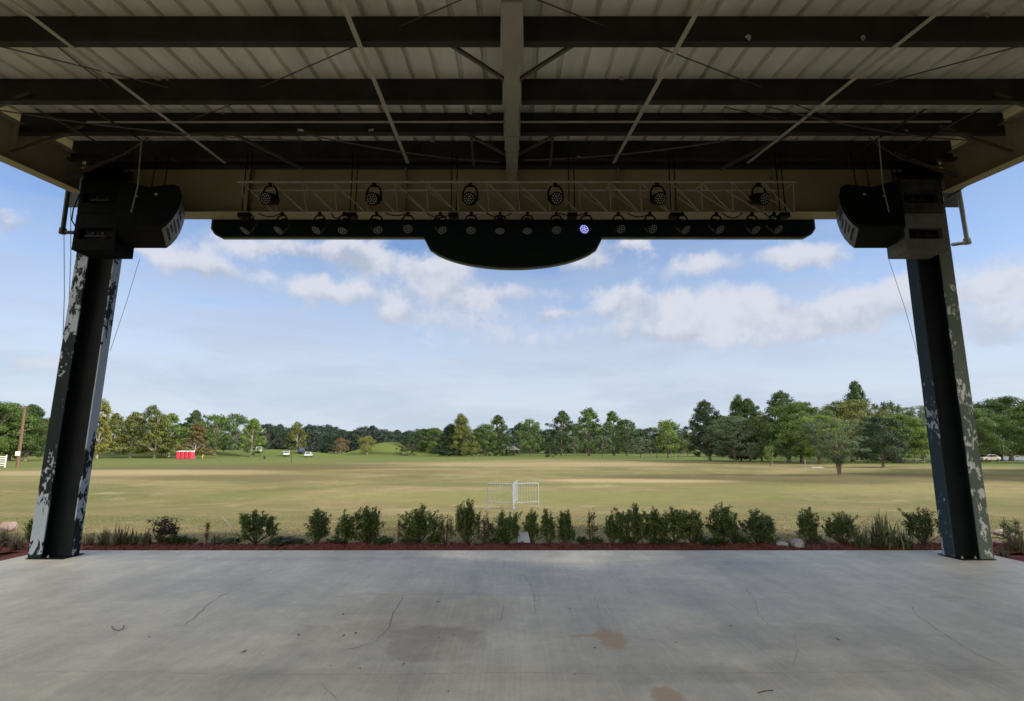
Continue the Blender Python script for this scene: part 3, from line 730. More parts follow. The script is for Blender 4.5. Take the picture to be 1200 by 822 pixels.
# ------------------------------------------------------------------ foliage builders
def leaves_mesh(name, pos, nrm, size, mat, aspect=.6, var=None, fold=.0):
    n = len(pos)
    nrm = nrm / np.maximum(np.linalg.norm(nrm, axis=1, keepdims=True), 1e-6)
    rv = rng.normal(size=(n, 3)); t = np.cross(nrm, rv); t /= np.maximum(np.linalg.norm(t, axis=1, keepdims=True), 1e-6)
    bt = np.cross(nrm, t); s = size[:, None]
    v = np.empty((n, 4, 3))
    v[:, 0] = pos - t * s * .5; v[:, 1] = pos + bt * s * aspect * .5 + nrm * s * fold
    v[:, 2] = pos + t * s * .5; v[:, 3] = pos - bt * s * aspect * .5 + nrm * s * fold
    me = bpy.data.meshes.new(name)
    me.vertices.add(4 * n); me.vertices.foreach_set('co', v.reshape(-1))
    me.loops.add(4 * n); me.polygons.add(n)
    me.loops.foreach_set('vertex_index', np.arange(4 * n, dtype=np.int32))
    me.polygons.foreach_set('loop_start', np.arange(0, 4 * n, 4, dtype=np.int32))
    me.polygons.foreach_set('loop_total', np.full(n, 4, dtype=np.int32))
    me.update(calc_edges=True); me.validate()
    a = me.attributes.new('v', 'FLOAT', 'FACE')
    a.data.foreach_set('value', (var if var is not None else rng.random(n)).astype(np.float32))
    me.materials.append(mat)
    return me

def crown_proto(kind, seed, fine=1.0):
    """crown and trunk in a unit frame: height 1, width 1"""
    global rng
    rng = np.random.default_rng(seed); rd = random.Random(seed)
    cb = {'oak': .13, 'tall': .07, 'cone': .05, 'round': .22, 'wispy': .22, 'bushy': .01, 'cypress': .13}[kind]
    nc = int({'oak': 120, 'tall': 110, 'cone': 120, 'round': 60, 'wispy': 80, 'bushy': 110, 'cypress': 110}[kind] * (1 + (fine - 1) * .4))
    def env(h):   # radius of the crown at normalised crown height h
        if kind == 'oak': return .5 * (max(0, 1 - (2 * h - .85) ** 2 * (.72 if h > .42 else 1.0))) ** .55
        if kind == 'tall': return .5 * max(.02, (math.sin(math.pi * min(1, .12 + .88 * h)) ** .7)) * (1.0 - .32 * h)
        if kind == 'cone': return .5 * (1 - h) ** .8 * (1 if h > .08 else .6 + 5 * h) + .02
        if kind == 'cypress': return .5 * ((1 - h) ** .6) * (.75 + .25 * math.sin(h * 9)) * (1 if h > .1 else .7 + 3 * h)
        if kind == 'round': return .5 * math.sqrt(max(.02, 1 - (2 * h - .95) ** 2))
        if kind == 'wispy': return .5 * math.sqrt(max(.02, 1 - (2 * h - 1.1) ** 2)) * (.65 + .35 * h)
        if kind == 'bushy': return .5 * math.sqrt(max(.02, 1 - (1.25 * h - .3) ** 2 if h > .24 else 1)) * (1 - .1 * h)
    lob = [(rd.uniform(0, 6.28), rd.uniform(.10, .28), rd.choice((2, 3, 4, 5)), rd.uniform(0, 6.28)) for _ in range(3)]
    lean = (rd.uniform(-.05, .05), rd.uniform(-.05, .05))
    cpos = []; crad = []
    tries = 0
    while len(cpos) < nc and tries < nc * 40:
        tries += 1
        h = rd.random() ** (.8 if kind not in ('cone', 'cypress') else 1.35); th = rd.uniform(0, 6.2832)
        e = env(h)
        for ph, am, fr, p2 in lob: e *= 1 + am * math.sin(fr * th + ph + 4 * h + p2) * (.6 if kind in ('cone', 'round') else 1) * .8
        r = e * math.sqrt(rd.uniform(.12, 1.0))
        cr = rd.uniform(.055, .115) * (1.15 if kind in ('oak', 'bushy') else .9) * (.8 if kind in ('wispy',) else 1)
        p = (r * math.cos(th) + lean[0] * h, r * math.sin(th) + lean[1] * h, cb + (1 - cb) * h * (1 - cr * .6))
        cpos.append(p); crad.append(cr)
    cpos = np.array(cpos); crad = np.array(crad)
    per = int({'wispy': 46, 'round': 60}.get(kind, 58) * fine)
    npos, nn, nv = [], [], []
    for p, cr in zip(cpos, crad):
        d = rng.normal(size=(per, 3)); d /= np.linalg.norm(d, axis=1, keepdims=True)
        rr = cr * rng.random(per)[:, None] ** .45
        q = p + d * rr * np.array([1, 1, .62])
        out = q - np.array([0, 0, .45]); out[:, 2] *= .5
        npos.append(q); nn.append(d * .8 + out * .9 + rng.normal(size=(per, 3)) * .55 + np.array([0, 0, .35]))
        nv.append(np.clip(rng.random() * .55 + rng.random(per) * .45, 0, 1))
    pos = np.concatenate(npos); pos[:, 2] = np.clip(pos[:, 2], cb * .6, 1.02)
    ls = (.030 if kind != 'wispy' else .024) / math.sqrt(fine)
    size = ls * rng.uniform(.65, 1.5, len(pos))
    crown = leaves_mesh('crown_' + kind, pos, np.concatenate(nn), size, FOL['mid'], .7, np.concatenate(nv), .08)
    mb = MB()
    tr = {'oak': .028, 'tall': .022, 'cone': .018, 'round': .020, 'wispy': .016, 'bushy': .020, 'cypress': .022}[kind]
    tops = 1 if kind in ('cone', 'cypress', 'tall', 'round') else 0
    ht = .85 if tops else cb + .22
    pts_ = []; rs = []
    for i in range(7):
        t = i / 6; pts_.append((math.sin(t * 3 + seed) * .012 * t + lean[0] * t * .5, math.cos(t * 2.3 + seed) * .012 * t, ht * t)); rs.append(tr * (1.55 if i == 0 else 1) * (1 - .75 * t if tops else 1 - .35 * t))
    if kind == 'wispy':      # several thin stems
        for k in range(4):
            a = 1.57 * k + .4; mb.tube([(.01 * math.cos(a), .01 * math.sin(a), 0), (.03 * math.cos(a), .03 * math.sin(a), .2), (.12 * math.cos(a), .12 * math.sin(a), .5), (.22 * math.cos(a), .22 * math.sin(a), .8)], [.012, .010, .007, .003], 6)
    mb.tube(pts_, rs, 8)
    for k in np.random.default_rng(seed).choice(len(cpos), min(26, len(cpos)), replace=False):
        p = Vector(cpos[k]); z0 = min(ht, max(cb * .9, p.z - .30 * Vector((p.x, p.y)).length - .10)); s = Vector((0, 0, z0))
        m_ = s.lerp(p, .5) + Vector((0, 0, .03 if kind != 'cone' else -.01)); mb.tube([s, m_, p], [tr * .42, tr * .28, tr * .08], 5, False)
    trunk = mb.mesh('trunk_' + kind, M['bark'])
    return crown, trunk
PROTO = {}
for kind, cnt in (('oak', 4), ('tall', 4), ('cone', 2), ('round', 3), ('wispy', 2), ('bushy', 3), ('cypress', 3)):
    PROTO[kind] = [crown_proto(kind, 100 + 17 * k + len(kind) * 3) for k in range(cnt)]
PROTO['oakf'] = [crown_proto('oak', 301, 2.6), crown_proto('oak', 302, 2.6), crown_proto('oak', 307, 2.6)]
PROTO['tallf'] = [crown_proto('tall', 303, 2.4), crown_proto('tall', 311, 2.4)]
PROTO['wispyf'] = [crown_proto('wispy', 304, 2.6)]
PROTO['conef'] = [crown_proto('cone', 305, 2.4)]
rng = np.random.default_rng(5)
pick = {}
def tree(px, base, top, wpx, kind, colr, label, group=None, Y=None, bark='bark', name='tree', depth=None):
    """px, base row, top row and crown width as read off; Y follows from the flat field"""
    if Y is None: Y = (EYE - GZ) / -(ray(px, base)[2] / ray(px, base)[1])
    p = at(px, base, Y); gx = p.x; g = gz(gx, Y)
    zt = at(px, top, Y).z
    zc = Y * math.cos(PITCH)
    w = wpx / F * zc * (1.4 if group and 'right' in group else 1.26); h = zt - g
    i = pick.get(kind, 0); pick[kind] = i + 1
    cm, tm = PROTO[kind][i % len(PROTO[kind])]
    r = empty(name, (gx, Y, g - .05), random.uniform(0, 6.28))
    cr = obj('crown', cm, r); cr.scale = (w, w, h)
    cr.material_slots[0].link = 'OBJECT'; cr.material_slots[0].material = FOL[colr]
    tk = obj('trunk', tm, r); tk.scale = (max(w, h * .45), max(w, h * .45), h)
    if bark != 'bark': tk.material_slots[0].link = 'OBJECT'; tk.material_slots[0].material = M[bark]
    return tag(r, label, 'tree', group)

G1 = 'trees along the left side of the field'
for a in (
 (-22, 541, 468, 70, 'oakf', 'mid', 'broad green tree cut by the left edge of the photo'),
 (10, 540, 478, 52, 'oakf', 'fresh', 'bright green tree behind the white gate at far left'),
 (29, 540, 473, 46, 'tallf', 'dark', 'dark irregular tree with flared pale trunk just right of the wooden pole'),
 (52, 536, 492, 34, 'oak', 'olive', 'olive tree just left of the left column'),
 (84, 536, 480, 36, 'tall', 'olive', 'tree mostly hidden behind the left column'),
 (113, 538, 467, 36, 'cypress', 'yellow', 'tall yellowing tree just right of the left column'),
 (132, 537, 484, 34, 'tall', 'olive', 'olive tree with bare top between the two yellowish trees near the left column'),
 (152, 537.5, 482, 42, 'cypress', 'olive', 'wide olive brown tree left of the red toilets'),
 (172, 536, 473, 30, 'tall', 'grey', 'tall thin grey green top rising behind the olive trees'),
 (181, 537.5, 481, 42, 'cypress', 'olive', 'olive tree with pale trunk nearest left of the red toilets'),
 (197, 537, 484, 40, 'tall', 'fresh', 'yellow green tree directly left above the red toilets'),
 (226, 535, 480, 34, 'tall', 'dark', 'dark green treetop rising above the rust brown tree'),
 (228, 537.5, 495, 40, 'cypress', 'rust', 'rust brown tree standing right behind the red toilets'),
 (251, 536.5, 485, 38, 'oak', 'mid', 'rounded green tree right of the rust brown tree'),
 (273, 534, 484, 40, 'oak', 'grey', 'grey green tree between the two green trees right of the toilets'),
 (294, 536.5, 490, 30, 'tall', 'fresh', 'light green tree at the right end of the left group'),
 (347, 534, 493, 23, 'tall', 'olive', 'lone olive tree with a knobbly top among the parked cars'),
 (398.5, 535, 513, 14, 'oak', 'orange', 'small orange brown tree standing alone on the lawn'),
 (430, 534.5, 511, 18, 'oak', 'yellow', 'small yellow green tree at the foot of the grass mound'),
): tree(*a, group=G1, bark='pale_bark')
for k in range(6):
    tree(95 + k * 30 + random.uniform(-8, 8), 533, 497 + random.uniform(-6, 6), 38, 'oak', ['dark', 'deep', 'mid'][k % 3], 'dark tree in the shaded back row behind the left group of trees', 'back row behind the left trees', Y=225 + random.uniform(-15, 25))
for k in range(5):
    tree(-40 + k * 24, 534, 488 + random.uniform(-4, 4), 40, 'oak', 'dark', 'dark tree in the back row at the far left of the field', 'back row at the far left', Y=185 + random.uniform(-10, 20))
# far line of trees across the middle
for k in range(24):
    px = 300 + k * 9.0 + random.uniform(-3, 3)
    tree(px, 532, 500 - 3 * math.sin(k * .9) + random.uniform(-3, 3) + (4 if k > 15 else 0), random.uniform(22, 34), 'oak' if k % 3 else 'tall', 'far', 'dark blue green tree in the distant tree line behind the parked cars', 'distant tree line', Y=265 + random.uniform(-25, 45))
for k in range(15):
    px = 508 + k * 20 + random.uniform(-6, 6)
    tree(px, 532, 498 + random.uniform(-4, 5), random.uniform(26, 38), 'oak' if k % 2 else 'tall', 'far' if k % 3 else 'deep', 'dark tree in the distant tree line behind the middle group', 'distant trees behind the middle', Y=270 + random.uniform(-20, 40))
for k in range(96):
    px = -60 + k * 14 + random.uniform(-5, 5)
    if 408 < px < 478: continue
    tree(px, 531.5, 509 + random.uniform(-4, 4), random.uniform(22, 34), 'bushy', random.choice(('far', 'far', 'deep')), 'dark bushy tree filling the far wood along the horizon', 'far wood along the horizon', Y=320 + random.uniform(-15, 30))
G2 = 'trees across the middle of the field edge'
for a in (
 (477, 534.5, 510, 18, 'bushy', 'deep', 'small dark rounded tree at the right foot of the grass mound'),
 (493, 534, 502, 26, 'bushy', 'dark', 'dense dark tree second right of the grass mound'),
 (507, 534, 501, 26, 'bushy', 'mid', 'mid green bushy tree left of the dark conifers'),
 (526, 535, 496, 36, 'conef', 'deep', 'dark low conifer left of the pointed yellow green one'),
 (541, 535, 484, 36, 'conef', 'olive', 'pointed yellow green conifer, tallest left of centre'),
 (569, 534.5, 496, 30, 'bushy', 'mid', 'bushy green tree right of the pointed conifer'),
 (582, 533.5, 486, 34, 'tall', 'dark', 'tall dark tree behind the grey shed'),
 (590, 534.5, 507, 20, 'bushy', 'dark', 'low dark bush leaning over the grey shed'),
 (609, 533.5, 495, 26, 'tall', 'far', 'hazy dark tree between the shed and the round oak'),
 (622, 535.5, 490, 26, 'oak', 'mid', 'round oak with a short clear trunk near the middle'),
 (658, 534, 481, 36, 'tall', 'dark', 'tall open dark tree right of the round oak'),
 (645, 536, 511, 17, 'bushy', 'deep', 'small dark teardrop tree in front of the tall open tree'),
 (674, 536.5, 511, 17, 'round', 'grey', 'small grey green tree in front of the tallest middle tree'),
 (690, 534.5, 476, 38, 'tall', 'mid', 'tallest green tree of the middle row'),
 (706, 538, 509, 23, 'round', 'grey', 'grey green rounded young tree in front of the middle row'),
 (720, 534.5, 481, 34, 'tall', 'mid', 'tall green tree right of the tallest middle tree'),
 (735, 535, 491, 30, 'oak', 'dark', 'dark spreading tree right of the two tall green trees'),
 (751, 537.5, 512, 28, 'round', 'grey', 'low wide grey green tree in the front middle row'),
 (770, 537, 508, 20, 'round', 'deep', 'narrow dark young tree beside the low wide grey green one'),
 (783, 537, 491, 28, 'oak', 'fresh', 'fresh green tree with a tall bare trunk left of the dark magnolia'),
 (795, 537, 511, 18, 'round', 'dark', 'small dark round tree at the foot of the fresh green tree'),
 (806, 535.5, 507, 14, 'oak', 'yellow', 'yellowing small tree tucked against the dark magnolia'),
): tree(*a, group=G2)
G3 = 'trees along the right side of the field'
for a in (
 (832, 540, 468, 42, 'tallf', 'deep', 'dark dense magnolia like tree left of the twin tipped conifer'),
 (869, 540.5, 461, 34, 'conef', 'dark', 'twin tipped tree, its taller dark pointed left tip'),
 (880, 540.5, 466, 38, 'tallf', 'dark', 'twin tipped pair, the lower and bushier right tree'),
 (862, 541, 487, 48, 'oakf', 'grey', 'grey green spreading tree in front of the twin tipped pair'),
 (893, 541, 486, 30, 'tall', 'olive', 'olive brown thin tree right of the twin tipped pair'),
 (903, 547.5, 522, 10, 'wispyf', 'fresh', 'thin staked sapling on the lawn in front of the right trees'),
 (881, 543, 518, 16, 'wispyf', 'grey', 'small feathery young tree below the twin tipped pair'),
 (925, 543.5, 517, 22, 'wispyf', 'grey', 'small feathery young tree right of the thin sapling'),
 (925, 542, 457, 52, 'tallf', 'dark', 'tall ragged dark tree with reaching branches right of the conifers'),
 (940, 543, 470, 52, 'oakf', 'mid', 'broad mid green tree behind the feathery young trees'),
 (961, 544, 486, 54, 'oakf', 'fresh', 'spreading tree with bright yellow green top'),
 (984, 557.5, 490, 62, 'wispyf', 'grey', 'nearest multi stemmed tree standing forward on the right lawn'),
 (1000, 541, 468, 56, 'oakf', 'olive', 'light olive green tree behind the nearest multi stemmed tree'),
 (1010, 539, 446, 34, 'tall', 'dark', 'dark pointed treetop, highest on the right'),
 (1035, 548, 487, 40, 'oakf', 'deep', 'dark round tree with a clear trunk right of the nearest tree'),
 (1050, 538, 469, 28, 'oak', 'dark', 'small dark treetop peeping out left of the right column'),
 (1056, 543, 485, 50, 'oakf', 'fresh', 'fresh green tree behind the dark round tree'),
 (1082, 543, 475, 44, 'wispyf', 'grey', 'grey green airy tree beside the left edge of the right column'),
 (1110, 542, 478, 40, 'oakf', 'mid', 'tree mostly hidden behind the right column'),
 (1150, 541, 478, 44, 'oakf', 'mid', 'green tree just right of the right column'),
 (1186, 540, 464, 56, 'oakf', 'dark', 'large dark oak at the right edge of the photo'),
 (1230, 543, 470, 60, 'oakf', 'mid', 'green tree cut by the right edge of the photo'),
): tree(*a, group=G3)
for k in range(9):
    tree(845 + k * 40 + random.uniform(-8, 8), 535, 492 + random.uniform(-8, 8), 50, 'oak', ['dark', 'mid', 'deep'][k % 3], 'dark tree in the back row behind the right hand trees', 'back row behind the right trees', Y=150 + random.uniform(-20, 40))
# unseen oaks added out at the right to keep the low sun off the stage and shade the lawn
for k, (x, y, w, h) in enumerate(((19, 2.0, 15, 14), (30, -1, 16, 16), (42, -2, 16, 17), (20, -8, 16, 14), (33, -13, 17, 15), (20, -19, 16, 14), (36, -26, 18, 15), (25, 0, 13, 12), (24, -14, 14, 13), (67, 45, 15, 14), (70, 48, 16, 14), (84, 60, 16, 15), (64, 52, 14, 14), (73, 56, 17, 15), (74, 64, 12, 13))):
    cm, tm = PROTO['oakf'][k % 3]; r = empty('shade_oak', (x, y, gz(x, y)), k * 1.1)
    c_ = obj('crown', cm, r); c_.scale = (w, w, h); c_.material_slots[0].link = 'OBJECT'; c_.material_slots[0].material = FOL['mid']
    t_ = obj('trunk', tm, r); t_.scale = (w, w, h)
    tag(r, 'large unseen oak added beyond the right edge for its shade', 'tree', 'unseen oaks added for shade')

# ------------------------------------------------------------------ the planting bed in front of the stage
bx = [SX0 - 6 + .12 * i for i in range(int((SX1 - SX0 + 12) / .12) + 1)]
by = [SY1 + .004 + .07 * j for j in range(16)]
def bedz(x, y):
    t = (y - SY1) / 1.1
    return -.045 + .045 * math.sin(min(1, t * 1.3) * math.pi) + .018 * math.sin(x * 3.1 + 2 * math.sin(x * 1.3)) * math.sin(y * 9) + .012 * math.sin(x * 11 + y * 7) - .12 * max(0, t - .72) / .28
mb = MB(); nb = len(bx)
mb.add([(x, y + .05 * math.sin(x * 1.7) * (j / 15), bedz(x, y)) for j, y in enumerate(by) for x in bx], [(j*nb+i, j*nb+i+1, (j+1)*nb+i+1, (j+1)*nb+i) for j in range(15) for i in range(nb-1)], True)
M['mulch'] = mottled('red_mulch', (.10, .020, .012), (.20, .045, .028), 24, .95, .6)
tag(mb.build('mulch_bed', M['mulch']), 'strip of dark red mulch along the stage edge', None, None, 'structure')
for sx in (-1, 1):
    x0 = SX0 if sx < 0 else SX1
    mb = MB(); sxs = [x0 + sx * (.004 + .25 * i) for i in range(13)]; sy_ = [5.5 + .28 * j for j in range(13)] + [SY1 + .0]
    mb.add([(x, y, -.05 + .03 * math.sin(x * 5 + y * 3) + .02 * math.sin(y * 11)) for y in sy_ for x in sxs], [(j*13+i, j*13+i+1, (j+1)*13+i+1, (j+1)*13+i) for j in range(13) for i in range(12)], True)
    tag(mb.build('mulch_bed', M['mulch']), 'red mulch beside the stage floor', None, None, 'structure')
# loose bark chips
n = 9000; rng = np.random.default_rng(3)
cx_ = rng.uniform(SX0 - 2, SX1 + 2, n); cy_ = SY1 + .02 + rng.random(n) * .95
cp = np.stack([cx_, cy_, np.array([bedz(a, b_) for a, b_ in zip(cx_, cy_)]) + .012], 1)
me = leaves_mesh('bark_chips', cp, rng.normal(size=(n, 3)) * .45 + np.array([0, 0, 1]), rng.uniform(.025, .075, n), M['mulch'], .35)
m2, nt2, b2 = new_mat('bark_chip'); att = N(nt2, 'ShaderNodeAttribute', attribute_name='v')
L(nt2, ramp(nt2, att.outputs['Fac'], [(0, (.09, .018, .011)), (.6, (.19, .042, .026)), (.93, (.24, .07, .045)), (1, (.26, .15, .09))]), b2.inputs['Base Color']); b2.inputs['Roughness'].default_value = .95
me.materials[0] = m2
tag(obj('bark_mulch', me), 'loose red bark chips over the bed', None, None, 'stuff')

# short grass near the stage
n = 60000
gy = 10.05 + 14 * rng.random(n) ** 1.8; gx_ = (rng.random(n) * 2 - 1) * (8 + gy * .62)
base = np.stack([gx_, gy, np.array([gz(a, b_) for a, b_ in zip(gx_, gy)])], 1)
hgt = rng.uniform(.010, .034, n) * np.clip((24.5 - gy) / 10, .15, 1) * (1 + .5 * np.sin(gx_ * 2.1) * np.sin(gy * 1.7)); ang = rng.random(n) * 6.283; ww = rng.uniform(.006, .014, n)
lean_ = rng.normal(size=(n, 2)) * .018
v = np.empty((n, 3, 3)); dx = np.cos(ang) * ww; dy = np.sin(ang) * ww
v[:, 0] = base - np.stack([dx, dy, np.zeros(n)], 1); v[:, 1] = base + np.stack([dx, dy, np.zeros(n)], 1); v[:, 2] = base + np.stack([lean_[:, 0], lean_[:, 1], hgt], 1)
me = bpy.data.meshes.new('grass_blades'); me.from_pydata(v.reshape(-1, 3).tolist(), [], np.arange(3 * n).reshape(-1, 3).tolist())
a = me.attributes.new('v', 'FLOAT', 'FACE'); a.data.foreach_set('value', rng.random(n).astype(np.float32))
me.materials.append(foliage('turf_blades', (.150, .145, .055), (.300, .245, .125), .25, .8))
tag(obj('grass', me), 'short dry and green grass just beyond the bed', None, None, 'stuff')

def shrub_proto(seed, spread, leaves, upright=.5, leaf=.042, nst=13, bare=.22):
    rd = random.Random(seed); g = np.random.default_rng(seed); mb = MB(); pos = []; nn = []
    for k in range(nst):
        a = 6.283 * k / nst + rd.uniform(-.35, .35); rad = spread * (rd.random() ** .6) * .5; hh = rd.uniform(.66, 1.0) * (1 - .25 * (rad / max(.01, spread * .5)) ** 2)
        p0 = Vector((rd.uniform(-.02, .02), rd.uniform(-.02, .02), 0)); p1 = Vector((rad * .85 * math.cos(a), rad * .85 * math.sin(a), hh * .40)); p2 = Vector((rad * .80 * math.cos(a + rd.uniform(-.3, .3)), rad * .80 * math.sin(a), hh))
        mb.tube([p0, p1, p2], [.013, .008, .003], 5, False)
        tw = [(p1, p2)]
        for j in range(rd.choice((4, 6, 7))):
            s = p1.lerp(p2, rd.uniform(-.35, .75)); e = s + Vector((rd.uniform(-.16, .16) * (spread + .25), rd.uniform(-.16, .16) * (spread + .25), rd.uniform(.06, .22))); mb.tube([s, e], [.004, .002], 4, False); tw.append((s, e))
        for s, e in tw:
            cnt = int(leaves * (e - s).length / (nst * 1.35)) + 4
            for q in range(cnt):
                t = rd.random() ** .8; p = s.lerp(e, t)
                off = Vector((rd.gauss(0, 1), rd.gauss(0, 1), rd.gauss(0, .7))).normalized() * rd.uniform(.008, .062)
                if p.z + off.z < bare * .8: continue
                pos.append(p + off); nn.append(off.normalized() * .6 + Vector((0, 0, .55)) + Vector((rd.gauss(0, .4), rd.gauss(0, .4), rd.gauss(0, .4))))
    pos = np.array([tuple(p) for p in pos]); nn = np.array([tuple(p) for p in nn])
    global rng; rng = g
    fm = leaves_mesh('shrub_leaves', pos, nn, leaf * g.uniform(.7, 1.35, len(pos)), FOL['shrub'], .58, None, .12)
    return fm, mb.mesh('shrub_stems', M['stem'])
SH = {'dense': [shrub_proto(21 + k, 0.78, 4300, nst=17, bare=.12) for k in range(6)],
      'narrow': [shrub_proto(41 + k, 0.48, 2900, nst=12, bare=.12) for k in range(4)],
      'sparse': [shrub_proto(61 + k, .42, 620, nst=8, bare=.15) for k in range(3)],
      'bare': [shrub_proto(81 + k, .26, 200, nst=4, bare=.15) for k in range(2)]}
cnt_ = {}
def shrub(px, base, top, wpx, kind, label, mat='shrub', cat='shrub', group='shrubs planted along the stage edge', lean=0, Y=None):
    p = on_z(px, base, -.03) if Y is None else at(px, base, Y)
    if Y is None and p.y > 10.0: p = at(px, base, 10.0)
    z0 = bedz(p.x, p.y) if p.y < 10.2 else gz(p.x, p.y)
    zt = at(px, top, p.y).z; h = max(.1, zt - z0) * 1.13; w = (1.22 if kind == 'dense' else 1.1) * wpx / F * (p.y * .984 - .25)
    i = cnt_.get(kind, 0); cnt_[kind] = i + 1
    fm, sm = SH[kind][i % len(SH[kind])]
    r = empty('shrub', (p.x, p.y, z0 - .01), random.uniform(0, 6.28))
    sp = {'dense': .88, 'narrow': .62, 'sparse': .56, 'bare': .42}[kind]
    sc = (w / sp, w / sp, h / 1.02)
    f_ = obj('foliage', fm, r); f_.scale = sc; f_.material_slots[0].link = 'OBJECT'; f_.material_slots[0].material = FOL[mat]
    s_ = obj('stem', sm, r); s_.scale = sc
    if lean: r.rotation_euler = (0, lean, 0)
    tag(r, label, cat, group); return r
SHR = [(299, 638, 599, 42, 'dense', 'rounded dark shrub standing alone in front of the pale stick, left part of the bed'),
 (371, 638, 597, 34, 'narrow', 'upright shrub alone between the rounded shrub and the touching pair, left part of the bed'),
 (404, 638, 598, 28, 'narrow', 'smaller left shrub of the touching pair at left of the bed'),
 (430, 637, 591, 36, 'dense', 'taller right shrub of the touching pair at left of the bed'),
 (467, 638, 603, 9, 'bare', 'thin bare sprig right of the touching pair at left'),
 (491, 637, 593, 40, 'dense', 'wide shrub left of the tallest shrub, behind low leaves'),
 (522, 638, 600, 24, 'sparse', 'thin sparse shrub against the left side of the tallest shrub'),
 (547, 637, 584, 34, 'dense', 'tallest shrub of the row, left of the metal barricade'),
 (568, 637, 601, 22, 'sparse', 'sparse pale shrub between the tallest shrub and the dense round one'),
 (592, 636, 597, 34, 'dense', 'dense round shrub below the left half of the barricade'),
 (623, 636, 596, 22, 'narrow', 'shrub right beside the pale blue sheet'),
 (642, 639, 597, 22, 'narrow', 'narrow shrub leaning right of the pale sheet, nearest the concrete'),
 (663, 636, 598, 26, 'narrow', 'upright shrub below the right end of the barricade'),
 (693, 637, 593, 20, 'bare', 'spindly nearly leafless shrub near the middle of the bed'),
 (718, 635, 599, 24, 'narrow', 'small dark shrub left of the wide centre right pair'),
 (743, 636, 592, 38, 'dense', 'left and larger shrub of the wide pair right of centre'),
 (766, 635, 594, 28, 'narrow', 'right and smaller shrub of the wide pair right of centre'),
 (790, 636, 595, 34, 'dense', 'left half of the flat topped double shrub'),
 (812, 636, 595, 30, 'dense', 'right half of the flat topped double shrub'),
 (849, 637, 591, 38, 'dense', 'shrub with one reddish branch low on its right side'),
 (890, 637, 597, 44, 'dense', 'wide low spreading shrub left of the grey rock'),
 (949, 634, 595, 28, 'narrow', 'neat shrub on a single stem just right of the grey rock'),
 (987, 636, 598, 32, 'dense', 'dense round shrub between the single stem one and the striped grass'),
 (1084, 640, 596, 36, 'dense', 'shrub standing against the right column')]
for a in SHR: shrub(*a, mat='shrubl' if a[4] in ('bare',) else (random.choice(('shrub', 'shrub2')) if a[4] != 'sparse' else 'shrubl'))
shrub(862, 637, 618, 14, 'sparse', 'small reddish twiggy plant beside the shrub left of the wide low one', 'redleaf')
shrub(186, 640, 600, 46, 'sparse', 'reddish shrub leaning to the right near the left column', 'redleaf', lean=.25)
shrub(241, 640, 607, 12, 'bare', 'thin reddish sprig between the leaning shrub and the rounded one', 'redleaf')
shrub(252, 640, 626, 18, 'sparse', 'small low dark plant left of the rounded shrub')
shrub(36, 630, 607, 14, 'narrow', 'dark shrub showing behind the left column')
shrub(1186, 640, 606, 28, 'sparse', 'loose shrub right of the right column')
# low dark ground plants between the shrubs
for px, w in ((150, 26), (205, 30), (330, 34), (348, 22), (395, 24), (450, 28), (478, 18), (508, 20), (580, 20), (683, 18), (700, 14), (735, 20), (775, 24), (832, 34), (870, 20), (900, 18), (960, 16), (222, 16), (270, 22)):
    shrub(px, 638.5, 628 + random.uniform(-3, 2), w, 'dense', 'low dark ground plant filling the gap between the shrubs', 'shrub', 'plant', 'low plants between the shrubs')

def blades_proto(seed, n=150, L_=.5):
    g = np.random.default_rng(seed); vs = []; fs = []
    for k in range(n):
        a = g.random() * 6.283; ln = L_ * g.uniform(.55, 1.1); out = g.uniform(.15, .95); w = g.uniform(.006, .011); d = np.array([math.cos(a), math.sin(a)])
        b0 = g.normal(size=2) * .05; k0 = len(vs); side = np.array([-d[1], d[0]]) * w
        for t in (0, .35, .7, 1.0):
            r = out * ln * t ** 1.25 * .85; z = ln * (t * (1.05 - .35 * out) - .55 * out * t ** 3)
            wt = 1 - t ** 3 * .9
            c_ = b0 + d * r
            vs += [(c_[0] - side[0]*wt, c_[1] - side[1]*wt, z), (c_[0] + side[0]*wt, c_[1] + side[1]*wt, z)]
        fs += [(k0+2*i, k0+2*i+1, k0+2*i+3, k0+2*i+2) for i in range(3)]
    me = bpy.data.meshes.new('blades'); me.from_pydata(vs, [], fs)
    at_ = me.attributes.new('v', 'FLOAT', 'FACE'); at_.data.foreach_set('value', np.repeat(g.random(n), 3).astype(np.float32))
    me.materials.append(FOL['blade']); return me
BL = [blades_proto(1), blades_proto(2, 110), blades_proto(3, 90, .42)]
def clump(px, base, h, k, label, mat='blade', group=None, sxy=1.0):
    p = on_z(px, base, -.03); r = empty('grass_clump', (p.x, p.y, bedz(p.x, p.y) - .01 if abs(p.x) < 13 and p.y > SY1 else -.05), random.uniform(0, 6))
    o = obj('blades', BL[k], r); o.scale = (h / .5 * sxy, h / .5 * sxy, h / .5); o.material_slots[0].link = 'OBJECT'; o.material_slots[0].material = FOL[mat]
    tag(r, label, 'plant', group); return r
clump(1038, 643, .66, 0, 'big striped grass clump left of the right column', sxy=1.1)
clump(1010, 643, .45, 1, 'smaller striped grass clump left of the big one')
clump(1060, 643, .46, 2, 'striped grass clump between the big clump and the column')
clump(966, 642, .18, 2, 'small dry grass tuft beside the grey rock', 'bladed')
clump(1190, 645, .42, 1, 'dry grass clump at the right edge beside the stones', 'bladed')
clump(1176, 652, .25, 2, 'low grass tuft at the foot of the right column', 'bladed')
